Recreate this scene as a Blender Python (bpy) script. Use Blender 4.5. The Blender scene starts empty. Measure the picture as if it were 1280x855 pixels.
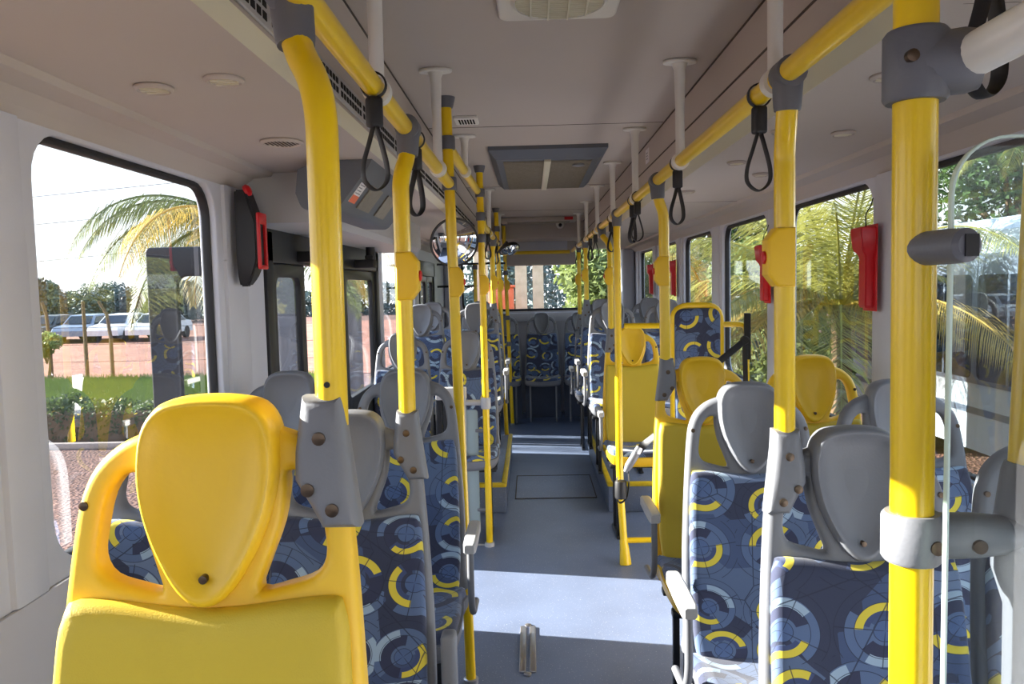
import bpy, bmesh, math, random
from mathutils import Vector, Matrix
random.seed(7)
C = bpy.context.scene.collection
PI = math.pi
# ------------------------------------------------------------------ camera
F = 980.0; CAMZ = 1.61
Yc = Vector(((663-640)/F, (427.5-357)/F, -1)).normalized()
up = Vector((-0.021, 1, 0)); Zc = (up - Yc*up.dot(Yc)).normalized()
Xc = Yc.cross(Zc)
cd = bpy.data.cameras.new('camera'); cam = bpy.data.objects.new('camera', cd); C.objects.link(cam)
M = Matrix((Xc, Yc, Zc)).to_4x4(); M.translation = Vector((0, 0, CAMZ))
cam.matrix_world = M
cd.sensor_width = 36; cd.lens = 36*F/1280; cd.clip_start = 0.02; cd.clip_end = 500
bpy.context.scene.camera = cam
def at(px, py, Y):
    v = Vector(((px-640)/F, (427.5-py)/F, -1))
    w = Vector((Xc.dot(v), Yc.dot(v), Zc.dot(v)))
    return Vector((0, 0, CAMZ)) + w*(Y/w.y)
# ------------------------------------------------------------------ materials
def lin(c):
    return tuple(((x/255)/12.92 if x/255 <= .04045 else ((x/255+.055)/1.055)**2.4) for x in c)
def mat(name, col, rough=.5, metal=0, bump=0, bscale=200, noise=0, nscale=6, coat=0, spec=.5, sheen=0):
    m = bpy.data.materials.new(name); m.use_nodes = True; nt = m.node_tree; b = nt.nodes['Principled BSDF']
    c = lin(col) + (1,)
    b.inputs['Base Color'].default_value = c; b.inputs['Roughness'].default_value = rough
    b.inputs['Metallic'].default_value = metal; b.inputs['Coat Weight'].default_value = coat
    b.inputs['Specular IOR Level'].default_value = spec; b.inputs['Sheen Weight'].default_value = sheen
    tc = nt.nodes.new('ShaderNodeTexCoord')
    n = nt.nodes.new('ShaderNodeTexNoise'); n.inputs['Scale'].default_value = nscale; n.inputs['Detail'].default_value = 6
    nt.links.new(tc.outputs['Object'], n.inputs['Vector'])
    mx = nt.nodes.new('ShaderNodeMixRGB'); mx.blend_type = 'MULTIPLY'; mx.inputs['Fac'].default_value = noise
    mx.inputs['Color1'].default_value = c
    cr = nt.nodes.new('ShaderNodeValToRGB'); cr.color_ramp.elements[0].position = .3; cr.color_ramp.elements[1].position = .65
    cr.color_ramp.elements[0].color = (.45, .42, .38, 1)
    nt.links.new(n.outputs['Fac'], cr.inputs['Fac']); nt.links.new(cr.outputs['Color'], mx.inputs['Color2'])
    nt.links.new(mx.outputs['Color'], b.inputs['Base Color'])
    if bump:
        n2 = nt.nodes.new('ShaderNodeTexNoise'); n2.inputs['Scale'].default_value = bscale
        nt.links.new(tc.outputs['Object'], n2.inputs['Vector'])
        bp = nt.nodes.new('ShaderNodeBump'); bp.inputs['Strength'].default_value = bump; bp.inputs['Distance'].default_value = .002
        nt.links.new(n2.outputs['Fac'], bp.inputs['Height']); nt.links.new(bp.outputs['Normal'], b.inputs['Normal'])
    return m
M_ = {}
M_['yellow'] = mat('yellow_paint', (234, 196, 10), .3, noise=.02, coat=.2)
M_['yplastic'] = mat('yellow_plastic', (238, 192, 34), .42, bump=.1, noise=.05)
M_['vinyl'] = mat('yellow_vinyl', (204, 176, 46), .55, bump=.2, bscale=500, noise=.04)
M_['nosing'] = mat('yellow_nosing', (225, 195, 20), .5, noise=.3, nscale=20)
M_['gray'] = mat('gray_plastic', (116, 118, 125), .48, bump=.15, noise=.08)
M_['dgray'] = mat('dark_gray_plastic', (96, 98, 106), .5, bump=.15, noise=.1)
M_['box'] = mat('gray_housing', (92, 98, 108), .55, bump=.1, noise=.1)
M_['lgray'] = mat('light_gray_plastic', (176, 176, 178), .4, noise=.1)
M_['black'] = mat('black_rubber', (26, 26, 30), .55, bump=.1)
M_['dark'] = mat('dark_metal', (34, 36, 42), .4, metal=.3, noise=.1)
M_['wall'] = mat('wall_panel', (196, 198, 208), .5, bump=.08, bscale=350, noise=.07, nscale=3)
M_['wall2'] = mat('lower_wall_panel', (190, 190, 198), .55, bump=.1, bscale=300, noise=.08, nscale=3)
M_['ceil'] = mat('ceiling_panel', (184, 175, 168), .6, bump=.08, bscale=300, noise=.09, nscale=1.3)
M_['cream'] = mat('cream_trim', (214, 210, 188), .35, noise=.1, nscale=3)
M_['edge'] = mat('polished_edge', (190, 212, 204), .25)
M_['white'] = mat('white_enamel', (218, 217, 212), .3, noise=.08)
M_['red'] = mat('red_plastic', (200, 24, 34), .35, noise=.05)
M_['steel'] = mat('steel', (190, 190, 195), .3, metal=.9, noise=.2, nscale=30)
M_['screw'] = mat('screw_bronze', (92, 78, 66), .35, metal=.8)
M_['mesh'] = mat('grille_gray', (136, 130, 118), .6, noise=.3, nscale=60)
M_['slot'] = mat('slot_black', (12, 12, 12), .9)
M_['seam'] = mat('seam_dark', (74, 66, 60), .8)
M_['orange'] = mat('orange_sticker', (232, 110, 70), .5)
M_['sticker'] = mat('white_sticker', (225, 222, 222), .5)
M_['mirror'] = mat('mirror_glass', (225, 228, 232), .03, metal=1)
M_['panel'] = mat('pale_blue_panel', (150, 168, 174), .35, noise=.1)
M_['riser'] = mat('platform_riser', (66, 76, 96), .6, noise=.2, nscale=8)
M_['concrete'] = mat('concrete', (205, 190, 162), .8, bump=.4, bscale=20, noise=.4)
M_['bark'] = mat('bark', (120, 96, 72), .9, bump=.6, bscale=30, noise=.5)
M_['hedge'] = mat('hedge_leaf', (78, 96, 52), .6, noise=.5, nscale=3)
M_['grass'] = mat('grass_blade', (112, 132, 60), .6, noise=.4, nscale=2)
M_['leaf'] = mat('tree_leaf', (74, 104, 52), .6, noise=.6, nscale=2)
M_['lleaf'] = mat('light_leaf', (124, 138, 82), .55, noise=.4, nscale=2)
M_['hazeleaf'] = mat('hazed_leaf', (84, 102, 98), .6, noise=.5, nscale=1)  # pale bluish distance haze is mixed into this leaf colour
M_['palm'] = mat('palm_leaf', (160, 160, 84), .45, noise=.45, nscale=2)
M_['gpalm'] = mat('green_palm_leaf', (120, 130, 76), .5, noise=.4, nscale=2)
M_['dry'] = mat('dry_palm_leaf', (206, 178, 92), .6, noise=.3, nscale=2)
M_['flower'] = mat('yellow_flower', (226, 190, 40), .6)
M_['busw'] = mat('bus_paint', (196, 206, 220), .3, noise=.05, nscale=1)
M_['busg'] = mat('bus_gray', (104, 116, 136), .35, noise=.1)
M_['busglass'] = mat('bus_glass', (24, 34, 48), .08)
M_['carw'] = mat('car_white', (214, 216, 220), .3)
M_['carb'] = mat('car_blue', (120, 136, 158), .3)
M_['card'] = mat('car_dark', (60, 66, 74), .3)
M_['tyre'] = mat('tyre', (24, 24, 24), .8)
M_['curb'] = mat('curb_stone', (176, 160, 150), .8, noise=.4)

def leaf_trans(key):   # leaves let some light through
    m = M_[key]; nt = m.node_tree; b = nt.nodes['Principled BSDF']; out = nt.nodes['Material Output']
    t = nt.nodes.new('ShaderNodeBsdfTranslucent'); ms = nt.nodes.new('ShaderNodeMixShader'); ms.inputs[0].default_value = .4
    src = b.inputs['Base Color'].links[0].from_socket
    nt.links.new(src, t.inputs['Color']); nt.links.new(b.outputs[0], ms.inputs[1]); nt.links.new(t.outputs[0], ms.inputs[2])
    nt.links.new(ms.outputs[0], out.inputs['Surface'])
for k in ('hedge', 'grass', 'leaf', 'lleaf', 'palm', 'gpalm', 'dry'): leaf_trans(k)

def glass(name, tint, refl=1.0, rough=0.0):
    m = bpy.data.materials.new(name); m.use_nodes = True; nt = m.node_tree; nt.nodes.clear()
    o = nt.nodes.new('ShaderNodeOutputMaterial'); t = nt.nodes.new('ShaderNodeBsdfTransparent'); t.inputs[0].default_value = tuple(tint)+(1,)
    g = nt.nodes.new('ShaderNodeBsdfGlossy'); g.inputs['Roughness'].default_value = rough
    fr = nt.nodes.new('ShaderNodeFresnel'); fr.inputs[0].default_value = 1.45
    mu = nt.nodes.new('ShaderNodeMath'); mu.operation = 'MULTIPLY'; mu.inputs[1].default_value = refl
    ms = nt.nodes.new('ShaderNodeMixShader')
    nt.links.new(fr.outputs[0], mu.inputs[0]); nt.links.new(mu.outputs[0], ms.inputs[0])
    nt.links.new(t.outputs[0], ms.inputs[1]); nt.links.new(g.outputs[0], ms.inputs[2]); nt.links.new(ms.outputs[0], o.inputs[0])
    return m
M_['glass'] = glass('window_glass', (.94, .96, .97), .35)
M_['glass_t'] = glass('tinted_glass', (.86, .88, .87), .3)
M_['glass_p'] = glass('partition_glass', (.90, .94, .95), 1.1)

# --- upholstery -----------------------------------------------------------
def fabric():
    m = bpy.data.materials.new('seat_fabric'); m.use_nodes = True; nt = m.node_tree; b = nt.nodes['Principled BSDF']
    b.inputs['Roughness'].default_value = .85; b.inputs['Sheen Weight'].default_value = .25
    L = nt.links.new
    def N(t, **k):
        n = nt.nodes.new(t)
        for a, v in k.items(): setattr(n, a, v)
        return n
    def val(x, sock):
        if isinstance(x, (int, float)): sock.default_value = x
        else: L(x, sock)
    def ma(op, a, b_=0.0, c=None):
        n = N('ShaderNodeMath', operation=op); val(a, n.inputs[0]); val(b_, n.inputs[1])
        if c is not None: val(c, n.inputs[2])
        return n.outputs[0]
    tc = N('ShaderNodeTexCoord'); oi = N('ShaderNodeObjectInfo'); sp = N('ShaderNodeSeparateXYZ'); L(tc.outputs['Object'], sp.inputs[0])
    so = N('ShaderNodeSeparateXYZ'); L(oi.outputs['Location'], so.inputs[0])
    u = ma('ADD', sp.outputs[0], ma('MULTIPLY', so.outputs[0], 1.37)); v = ma('ADD', ma('ADD', sp.outputs[2], sp.outputs[1]), ma('MULTIPLY', so.outputs[1], 2.71))
    cb = N('ShaderNodeCombineXYZ'); L(u, cb.inputs[0]); L(v, cb.inputs[1])
    def mixc(fac, a, c):
        n = N('ShaderNodeMixRGB'); L(fac, n.inputs['Fac'])
        for s, x in ((n.inputs['Color1'], a), (n.inputs['Color2'], c)):
            if isinstance(x, tuple): s.default_value = lin(x)+(1,)
            else: L(x, s)
        return n.outputs[0]
    # patchwork of straight-edged shapes
    mp = N('ShaderNodeMapping'); mp.inputs['Rotation'].default_value = (0, 0, .7); L(cb.outputs[0], mp.inputs['Vector'])
    vo = N('ShaderNodeTexVoronoi', voronoi_dimensions='2D', feature='F1', distance='MANHATTAN'); vo.inputs['Scale'].default_value = 6.5; vo.inputs['Randomness'].default_value = .9
    L(mp.outputs[0], vo.inputs['Vector'])
    sc = N('ShaderNodeSeparateXYZ'); L(vo.outputs['Color'], sc.inputs[0])
    cr = N('ShaderNodeValToRGB'); cr.color_ramp.interpolation = 'CONSTANT'
    els = cr.color_ramp.elements
    cols = [(0, (46, 53, 78)), (.32, (82, 100, 132)), (.58, (62, 79, 114)), (.8, (100, 117, 148))]
    els[0].color = lin(cols[0][1])+(1,); els[1].position = cols[1][0]; els[1].color = lin(cols[1][1])+(1,)
    for p, c in cols[2:]:
        e = els.new(p); e.color = lin(c)+(1,)
    L(sc.outputs[0], cr.inputs['Fac']); col = cr.outputs['Color']
    # circles
    vc = N('ShaderNodeTexVoronoi', voronoi_dimensions='2D', feature='F1'); vc.inputs['Scale'].default_value = 5.9; vc.inputs['Randomness'].default_value = .45
    L(cb.outputs[0], vc.inputs['Vector'])
    d = vc.outputs['Distance']
    sv = N('ShaderNodeVectorMath', operation='SCALE'); L(cb.outputs[0], sv.inputs[0]); sv.inputs['Scale'].default_value = 1.0
    df = N('ShaderNodeVectorMath', operation='SUBTRACT'); L(sv.outputs[0], df.inputs[0]); L(vc.outputs['Position'], df.inputs[1])
    sd = N('ShaderNodeSeparateXYZ'); L(df.outputs[0], sd.inputs[0])
    rc = N('ShaderNodeSeparateXYZ'); L(vc.outputs['Color'], rc.inputs[0])
    ang = ma('ARCTAN2', sd.outputs[1], sd.outputs[0]); ang = ma('ADD', ma('DIVIDE', ang, 2*PI), rc.outputs[0]); ang = ma('FRACT', ma('ADD', ang, 1.0))
    sz = ma('ADD', ma('MULTIPLY', rc.outputs[1], .34), .74); r = ma('DIVIDE', d, sz)      # r = 1 is about the outer line
    def ring(a, c, a0=None, a1=None):
        x = ma('MULTIPLY', ma('GREATER_THAN', r, a), ma('LESS_THAN', r, c))
        if a0 is not None: x = ma('MULTIPLY', x, ma('MULTIPLY', ma('GREATER_THAN', ang, a0), ma('LESS_THAN', ang, a1)))
        return x
    col = mixc(ring(0, .56, .3, .9), col, (82, 102, 138))
    col = mixc(ring(.22, .42, .5, 1.0), col, (44, 50, 78))
    col = mixc(ring(.22, .42, .0, .35), col, (58, 72, 112))
    col = mixc(ring(.30, .42, .02, .38), col, (214, 196, 62))
    col = mixc(ring(.40, .54, .55, .80), col, (150, 172, 194))
    col = mixc(ring(0, .16), col, (74, 96, 138))
    # thin lines
    ve = N('ShaderNodeTexVoronoi', voronoi_dimensions='2D', feature='DISTANCE_TO_EDGE'); ve.inputs['Scale'].default_value = 4; L(mp.outputs[0], ve.inputs['Vector'])
    ln = ma('LESS_THAN', ve.outputs['Distance'], .006)
    for a in (.155, .415, .555, .70):
        ln = ma('MAXIMUM', ln, ring(a, a+.012))
    hh = ma('MULTIPLY', ma('LESS_THAN', r, .7), ma('LESS_THAN', ma('ABSOLUTE', ma('SUBTRACT', ma('FRACT', ma('MULTIPLY', ang, 4)), .5)), ma('DIVIDE', .006, ma('ADD', r, .05))))
    ln = ma('MAXIMUM', ln, hh)
    col = mixc(ma('MULTIPLY', ln, .8), col, (32, 40, 62))
    wv = N('ShaderNodeTexNoise'); wv.inputs['Scale'].default_value = 900; L(tc.outputs['Object'], wv.inputs['Vector'])
    bp = N('ShaderNodeBump'); bp.inputs['Strength'].default_value = .35; bp.inputs['Distance'].default_value = .001; L(wv.outputs[0], bp.inputs['Height'])
    L(bp.outputs[0], b.inputs['Normal']); L(col, b.inputs['Base Color'])
    return m
M_['fabric'] = fabric()

def floor_mat():
    m = mat('floor_vinyl', (106, 120, 148), .42, bump=.15, bscale=150, noise=.35, nscale=2.5); nt = m.node_tree; b = nt.nodes['Principled BSDF']
    src = b.inputs['Base Color'].links[0].from_socket
    tc = nt.nodes.new('ShaderNodeTexCoord'); v = nt.nodes.new('ShaderNodeTexNoise'); v.inputs['Scale'].default_value = 160; v.inputs['Detail'].default_value = 2
    nt.links.new(tc.outputs['Object'], v.inputs['Vector'])
    cr = nt.nodes.new('ShaderNodeValToRGB'); cr.color_ramp.elements[0].position = .66; cr.color_ramp.elements[1].position = .72
    nt.links.new(v.outputs['Fac'], cr.inputs['Fac'])
    mx = nt.nodes.new('ShaderNodeMixRGB'); mx.inputs['Color2'].default_value = lin((190, 196, 208))+(1,)
    nt.links.new(cr.outputs['Color'], mx.inputs['Fac']); nt.links.new(src, mx.inputs['Color1']); nt.links.new(mx.outputs[0], b.inputs['Base Color'])
    return m
M_['floor'] = floor_mat()
def ground_mat(name, c1, c2, scale):
    m = bpy.data.materials.new(name); m.use_nodes = True; nt = m.node_tree; b = nt.nodes['Principled BSDF']; b.inputs['Roughness'].default_value = .95
    tc = nt.nodes.new('ShaderNodeTexCoord'); v = nt.nodes.new('ShaderNodeTexVoronoi'); v.inputs['Scale'].default_value = scale
    n = nt.nodes.new('ShaderNodeTexNoise'); n.inputs['Scale'].default_value = .8; n.inputs['Detail'].default_value = 8
    nt.links.new(tc.outputs['Object'], v.inputs['Vector']); nt.links.new(tc.outputs['Object'], n.inputs['Vector'])
    mx = nt.nodes.new('ShaderNodeMixRGB'); mx.inputs['Color1'].default_value = lin(c1)+(1,); mx.inputs['Color2'].default_value = lin(c2)+(1,)
    sp = nt.nodes.new('ShaderNodeSeparateXYZ'); nt.links.new(v.outputs['Color'], sp.inputs[0]); nt.links.new(sp.outputs[0], mx.inputs['Fac'])
    mx2 = nt.nodes.new('ShaderNodeMixRGB'); mx2.blend_type = 'MULTIPLY'; mx2.inputs['Fac'].default_value = .6
    cr = nt.nodes.new('ShaderNodeValToRGB'); cr.color_ramp.elements[0].position = .35; cr.color_ramp.elements[0].color = (.5, .5, .5, 1); cr.color_ramp.elements[1].position = .6
    nt.links.new(n.outputs['Fac'], cr.inputs['Fac']); nt.links.new(mx.outputs[0], mx2.inputs['Color1']); nt.links.new(cr.outputs[0], mx2.inputs['Color2'])
    nt.links.new(mx2.outputs[0], b.inputs['Base Color'])
    bp = nt.nodes.new('ShaderNodeBump'); bp.inputs['Strength'].default_value = .8; bp.inputs['Distance'].default_value = .03
    nt.links.new(v.outputs['Distance'], bp.inputs['Height']); nt.links.new(bp.outputs[0], b.inputs['Normal'])
    return m
M_['gravel'] = ground_mat('red_gravel', (84, 54, 45), (136, 98, 84), 22)
M_['dirt'] = ground_mat('red_dirt', (140, 88, 68), (160, 108, 88), 5)

# ------------------------------------------------------------------ mesh helpers
def setp(o, label=None, cat=None, group=None, kind=None):
    if label: o['label'] = label
    if cat: o['category'] = cat
    if group: o['group'] = group
    if kind: o['kind'] = kind
    return o
def thing(name, label, cat, loc=(0, 0, 0), group=None, rotz=0):
    o = bpy.data.objects.new(name, None); C.objects.link(o); o.location = loc; o.rotation_euler = (0, 0, rotz)
    o.empty_display_size = .05
    return setp(o, label, cat, group)
def sroot(name, loc=(0, 0, 0)):
    o = bpy.data.objects.new(name, None); C.objects.link(o); o.location = loc; o['kind'] = 'structure'; return o
def mesh_of(bm, name, material, smooth=True, angle=.7):
    me = bpy.data.meshes.new(name); bmesh.ops.recalc_face_normals(bm, faces=bm.faces); bm.to_mesh(me); bm.free()
    mats = material if isinstance(material, (list, tuple)) else [material]
    for m in mats: me.materials.append(m)
    if smooth:
        for p in me.polygons: p.use_smooth = True
        try: me.set_sharp_from_angle(angle=angle)
        except Exception: pass
    return me
def link(name, me, parent=None, label=None, loc=None):
    o = bpy.data.objects.new(name, me); C.objects.link(o)
    if parent: o.parent = parent
    if label: o['label'] = label
    if loc is not None: o.location = loc
    return o
def obj(name, bm, material, parent=None, label=None, smooth=True, angle=.7):
    return link(name, mesh_of(bm, name, material, smooth, angle), parent, label)
def NB(): return bmesh.new()
def box(bm, x0, x1, y0, y1, z0, z1, bev=0, seg=2, mi=0):
    vs = [bm.verts.new((x, y, z)) for x in (x0, x1) for y in (y0, y1) for z in (z0, z1)]
    q = [(0, 1, 3, 2), (4, 6, 7, 5), (0, 4, 5, 1), (2, 3, 7, 6), (0, 2, 6, 4), (1, 5, 7, 3)]
    fs = [bm.faces.new([vs[i] for i in f]) for f in q]
    for f in fs: f.material_index = mi
    if bev > 0:
        es = list({e for f in fs for e in f.edges})
        r = bmesh.ops.bevel(bm, geom=es, offset=bev, segments=seg, affect='EDGES', profile=.5)
        for f in r['faces']: f.material_index = mi
    return vs
def crom(pts, n=6, closed=False):
    P = [Vector(p) for p in pts]; out = []; N = len(P)
    rng = range(N if closed else N-1)
    for i in rng:
        if closed: a, b, c, d = P[(i-1) % N], P[i], P[(i+1) % N], P[(i+2) % N]
        else: a, b, c, d = P[max(i-1, 0)], P[i], P[i+1], P[min(i+2, N-1)]
        for k in range(n):
            t = k/n
            out.append(.5*((2*b)+(c-a)*t+(2*a-5*b+4*c-d)*t*t+(3*b-a-3*c+d)*t**3))
    if not closed: out.append(P[-1])
    return out
def fillet(pts, r, n=6):
    P = [Vector(p) for p in pts]; out = [P[0]]
    for i in range(1, len(P)-1):
        a = (P[i-1]-P[i]); b = (P[i+1]-P[i]); rr = min(r, a.length*.49, b.length*.49)
        s = P[i]+a.normalized()*rr; e = P[i]+b.normalized()*rr
        for k in range(n+1):
            t = k/n; out.append((1-t)**2*s+2*t*(1-t)*P[i]+t*t*e)
    out.append(P[-1]); return out
def tube(bm, pts, r, seg=16, caps=True, flat=None, side=None, mi=0):
    """sweep a circle (or a flat ellipse r x flat with 'side' the wide direction)"""
    P = [Vector(p) for p in pts]; rings = []; prev = None
    for i, p in enumerate(P):
        t = (P[min(i+1, len(P)-1)]-P[max(i-1, 0)]).normalized()
        if side is not None:
            u = Vector(side); u = (u-t*u.dot(t)).normalized()
        elif prev is None:
            u = t.orthogonal().normalized()
        else:
            u = (prev-t*prev.dot(t)).normalized()
        prev = u; v = t.cross(u); rr = r[i] if isinstance(r, (list, tuple)) else r; ff = rr if flat is None else flat
        rings.append([bm.verts.new(p+u*math.cos(2*PI*k/seg)*rr+v*math.sin(2*PI*k/seg)*ff) for k in range(seg)])
    for a, b in zip(rings, rings[1:]):
        for k in range(seg):
            f = bm.faces.new((a[k], a[(k+1) % seg], b[(k+1) % seg], b[k])); f.material_index = mi
    if caps:
        for rg in (rings[0], rings[-1]):
            f = bm.faces.new(rg); f.material_index = mi
    return rings
def loft(bm, rings, cap0=True, cap1=True, mi=0):
    R = [[bm.verts.new(p) for p in r] for r in rings]; n = len(R[0])
    for a, b in zip(R, R[1:]):
        for k in range(n):
            f = bm.faces.new((a[k], a[(k+1) % n], b[(k+1) % n], b[k])); f.material_index = mi
    if cap0: bm.faces.new(R[0]).material_index = mi
    if cap1: bm.faces.new(R[-1]).material_index = mi
def lathe(bm, prof, centre, axis='z', seg=24, mi=0):
    c = Vector(centre); rings = []
    for r, h in prof:
        ring = []
        for k in range(seg):
            a = 2*PI*k/seg; x, y = r*math.cos(a), r*math.sin(a)
            p = {'z': (x, y, h), 'y': (x, h, y), 'x': (h, x, y)}[axis] if isinstance(axis, str) else None
            if p is None:
                ax = Vector(axis).normalized(); u = ax.orthogonal().normalized(); w = ax.cross(u); p = u*x+w*y+ax*h
            ring.append(c+Vector(p))
        rings.append(ring)
    loft(bm, rings, mi=mi)
def rr2(x0, z0, x1, z1, r, n=6):
    out = []; rs = r if isinstance(r, (list, tuple)) else [r]*4     # order: x1z1, x0z1, x0z0, x1z0
    for (cx, cz, a0, q) in ((x1, z1, 0, rs[0]), (x0, z1, PI/2, rs[1]), (x0, z0, PI, rs[2]), (x1, z0, 3*PI/2, rs[3])):
        sx = -1 if cx == x1 else 1; sz = -1 if cz == z1 else 1
        for k in range(n+1):
            a = a0+PI/2*k/n; out.append((cx+sx*q+q*math.cos(a), cz+sz*q+q*math.sin(a)))
    return out
_tmp = []
def plate(outline, holes, thick, bev, fn, name, material, bres=3, smooth=True):
    """bevelled plate with holes; fn maps (u, v, w) to a point, w in [-thick/2, thick/2]"""
    cu = bpy.data.curves.new('c', 'CURVE'); cu.dimensions = '2D'; cu.fill_mode = 'BOTH'
    for o in [outline]+list(holes):
        s = cu.splines.new('POLY'); s.points.add(len(o)-1)
        for i, p in enumerate(o): s.points[i].co = (p[0], p[1], 0, 1)
        s.use_cyclic_u = True
    cu.extrude = max(thick/2-bev, 0.0001); cu.bevel_depth = bev; cu.bevel_resolution = bres; cu.offset = -bev
    ob = bpy.data.objects.new('c', cu); C.objects.link(ob)
    dg = bpy.context.evaluated_depsgraph_get(); dg.update()
    me = bpy.data.meshes.new_from_object(ob.evaluated_get(dg)); bpy.data.objects.remove(ob); bpy.data.curves.remove(cu)
    bm = bmesh.new(); bm.from_mesh(me); bpy.data.meshes.remove(me)
    bmesh.ops.remove_doubles(bm, verts=bm.verts, dist=1e-5)
    for v in bm.verts: v.co = Vector(fn(v.co.x, v.co.y, v.co.z))
    for f in bm.faces: f.material_index = 0
    return mesh_of(bm, name, material, smooth, .6)

# ------------------------------------------------------------------ the bus shell
XL, XR, Y0, Y1 = -1.07, 1.29, -2.4, 9.92
fl = NB(); box(fl, XL-.06, XR+.06, Y0, Y1+.05, -.06, 0)
f_ = obj('floor', fl, M_['floor'], smooth=False); f_['kind'] = 'structure'

def ceiling():
    prof = [(XL-.05, 1.985), (XL+.0, 1.985), (XL+.02, 2.005), (XL+.05, 2.03), (-.955, 2.036), (-.945, 2.05), (-.50, 2.048)]
    cr1 = [(-.50, 2.048), (-.462, 2.066)]
    mid = [(-.462, 2.066), (-.458, 2.135), (-.452, 2.20), (-.448, 2.33), (.615, 2.33), (.617, 2.20), (.62, 2.12), (.62, 2.10)]
    cr2 = [(.62, 2.10), (.66, 2.048)]
    rest = [(.66, 2.048), (1.15, 2.05), (1.16, 2.036), (1.24, 2.03), (1.27, 2.005), (XR, 1.985), (XR+.05, 1.985)]
    bm = NB()
    def strip(ps, mi):
        for (a, b) in zip(ps, ps[1:]):
            vs = [bm.verts.new(p) for p in ((a[0], Y0, a[1]), (b[0], Y0, b[1]), (b[0], Y1, b[1]), (a[0], Y1, a[1]))]
            f = bm.faces.new(vs); f.material_index = mi
    strip(prof, 0); strip(cr1, 1); strip(mid, 0); strip(cr2, 1); strip(rest, 0)
    # roof skin above, gives the ceiling a body
    strip([(XR+.06, 2.0), (XR+.06, 2.2), (.9, 2.42), (-.7, 2.42), (XL-.06, 2.2), (XL-.06, 2.0)], 0)
    bmesh.ops.remove_doubles(bm, verts=bm.verts, dist=1e-5)
    me = bpy.data.meshes.new('ceiling'); bm.to_mesh(me); bm.free(); me.materials.append(M_['ceil']); me.materials.append(M_['cream'])
    o = link('ceiling', me); o['kind'] = 'structure'
    s = NB()
    for x, z in ((-.449, 2.325), (.616, 2.325), (-.453, 2.2), (.618, 2.2)):
        box(s, x-.003, x+.003, Y0, Y1, z-.003, z+.003)
    for x in (-.953, 1.158): box(s, x-.0015, x+.002, Y0, Y1, 2.045, 2.051)
    for y in (3.6, 5.75, 7.6): box(s, -.445, .612, y-.0015, y+.0015, 2.3285, 2.331)
    for y in (1.32, 4.4, 7.0): box(s, .66, 1.15, y-.001, y+.001, 2.0482, 2.0495)
    obj('seam', s, M_['seam'], o, smooth=False)
ceiling()

def wall(name, x, holes, out, mlow=True):
    ol = [(Y0, -.06), (Y1+.05, -.06), (Y1+.05, 2.02), (Y0, 2.02)]
    t = .06
    me = plate(ol, [rr2(a, c, b, d, r) for (a, b, c, d, r) in holes], t, .006, lambda u, v, w: (x+out*(t/2)+w, u, v), name, M_['wall'], 2)
    o = link(name, me); o['kind'] = 'structure'; return o
WL = [(.30, 1.48, 1.0, 1.975, .11), (1.69, 2.68, 1.0, 1.975, .11), (3.14, 5.47, -.02, 1.86, .02), (5.66, 7.25, 1.0, 1.975, .1), (7.5, 8.72, -.02, 1.86, .02), (-1.1, .08, 1.0, 1.975, .11)]
wl = wall('wall_left', XL, WL, -1)
WR = [(1.52, 2.76, 1.0, 1.975, .11), (3.0, 4.02, 1.0, 1.975, .11), (4.32, 5.33, 1.0, 1.975, .1), (5.62, 6.66, 1.0, 1.975, .1), (6.96, 8.0, 1.0, 1.975, .1), (8.3, 9.3, 1.0, 1.975, .1), (.1, 1.3, 1.0, 1.975, .1), (-1.1, -.1, 1.0, 1.975, .1)]
wr = wall('wall_right', XR, WR, 1)
# rear wall with rear window
rw = plate([(XL-.05, -.06), (XR+.05, -.06), (XR+.05, 2.34), (XL-.05, 2.34)], [rr2(-.87, 1.29, 1.12, 2.12, .1)], .05, .005, lambda u, v, w: (u, Y1+.025+w, v), 'wall_rear', M_['wall2'], 2)
rw = link('wall_rear', rw); rw['kind'] = 'structure'
fw = plate([(XL-.05, -.06), (XR+.05, -.06), (XR+.05, 2.34), (XL-.05, 2.34)], [rr2(XL+.1, .95, XR-.1, 1.98, .12)], .05, .005, lambda u, v, w: (u, Y0-.03+w, v), 'wall_front', M_['dgray'], 2)
fw = link('wall_front', fw); fw['kind'] = 'structure'
# pillars: raised column covers between the windows, flared at top
def pillar(n, x, s, ya, yb):
    bm = NB(); rings = []
    for z, e in ((.975, -.035), (1.0, -.035), (1.1, -.035), (1.72, -.035), (1.725, -.040), (1.93, -.040), (1.985, -.040)):
        a, b = ya-e+.012, yb+e-.012; d = s*.014
        rings.append([(x, a, z), (x+d*.8, a+.004, z), (x+d, a+.012, z), (x+d, b-.012, z), (x+d*.8, b-.004, z), (x, b, z)])
    loft(bm, rings); o = obj('trim_%d' % n, bm, M_['wall']); o['kind'] = 'structure'
k = 1
for (a, b) in ((1.48, 1.69), (2.68, 2.98), (7.25, 7.46), (5.5, 5.66), (.08, .3)):
    pillar(k, XL, 1, a, b); k += 1
for (a, b) in ((1.3, 1.52), (2.76, 3.0), (4.02, 4.32), (5.33, 5.62), (6.66, 6.96), (8.0, 8.3), (9.3, 9.6)):
    pillar(k, XR, -1, a, b); k += 1
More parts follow.
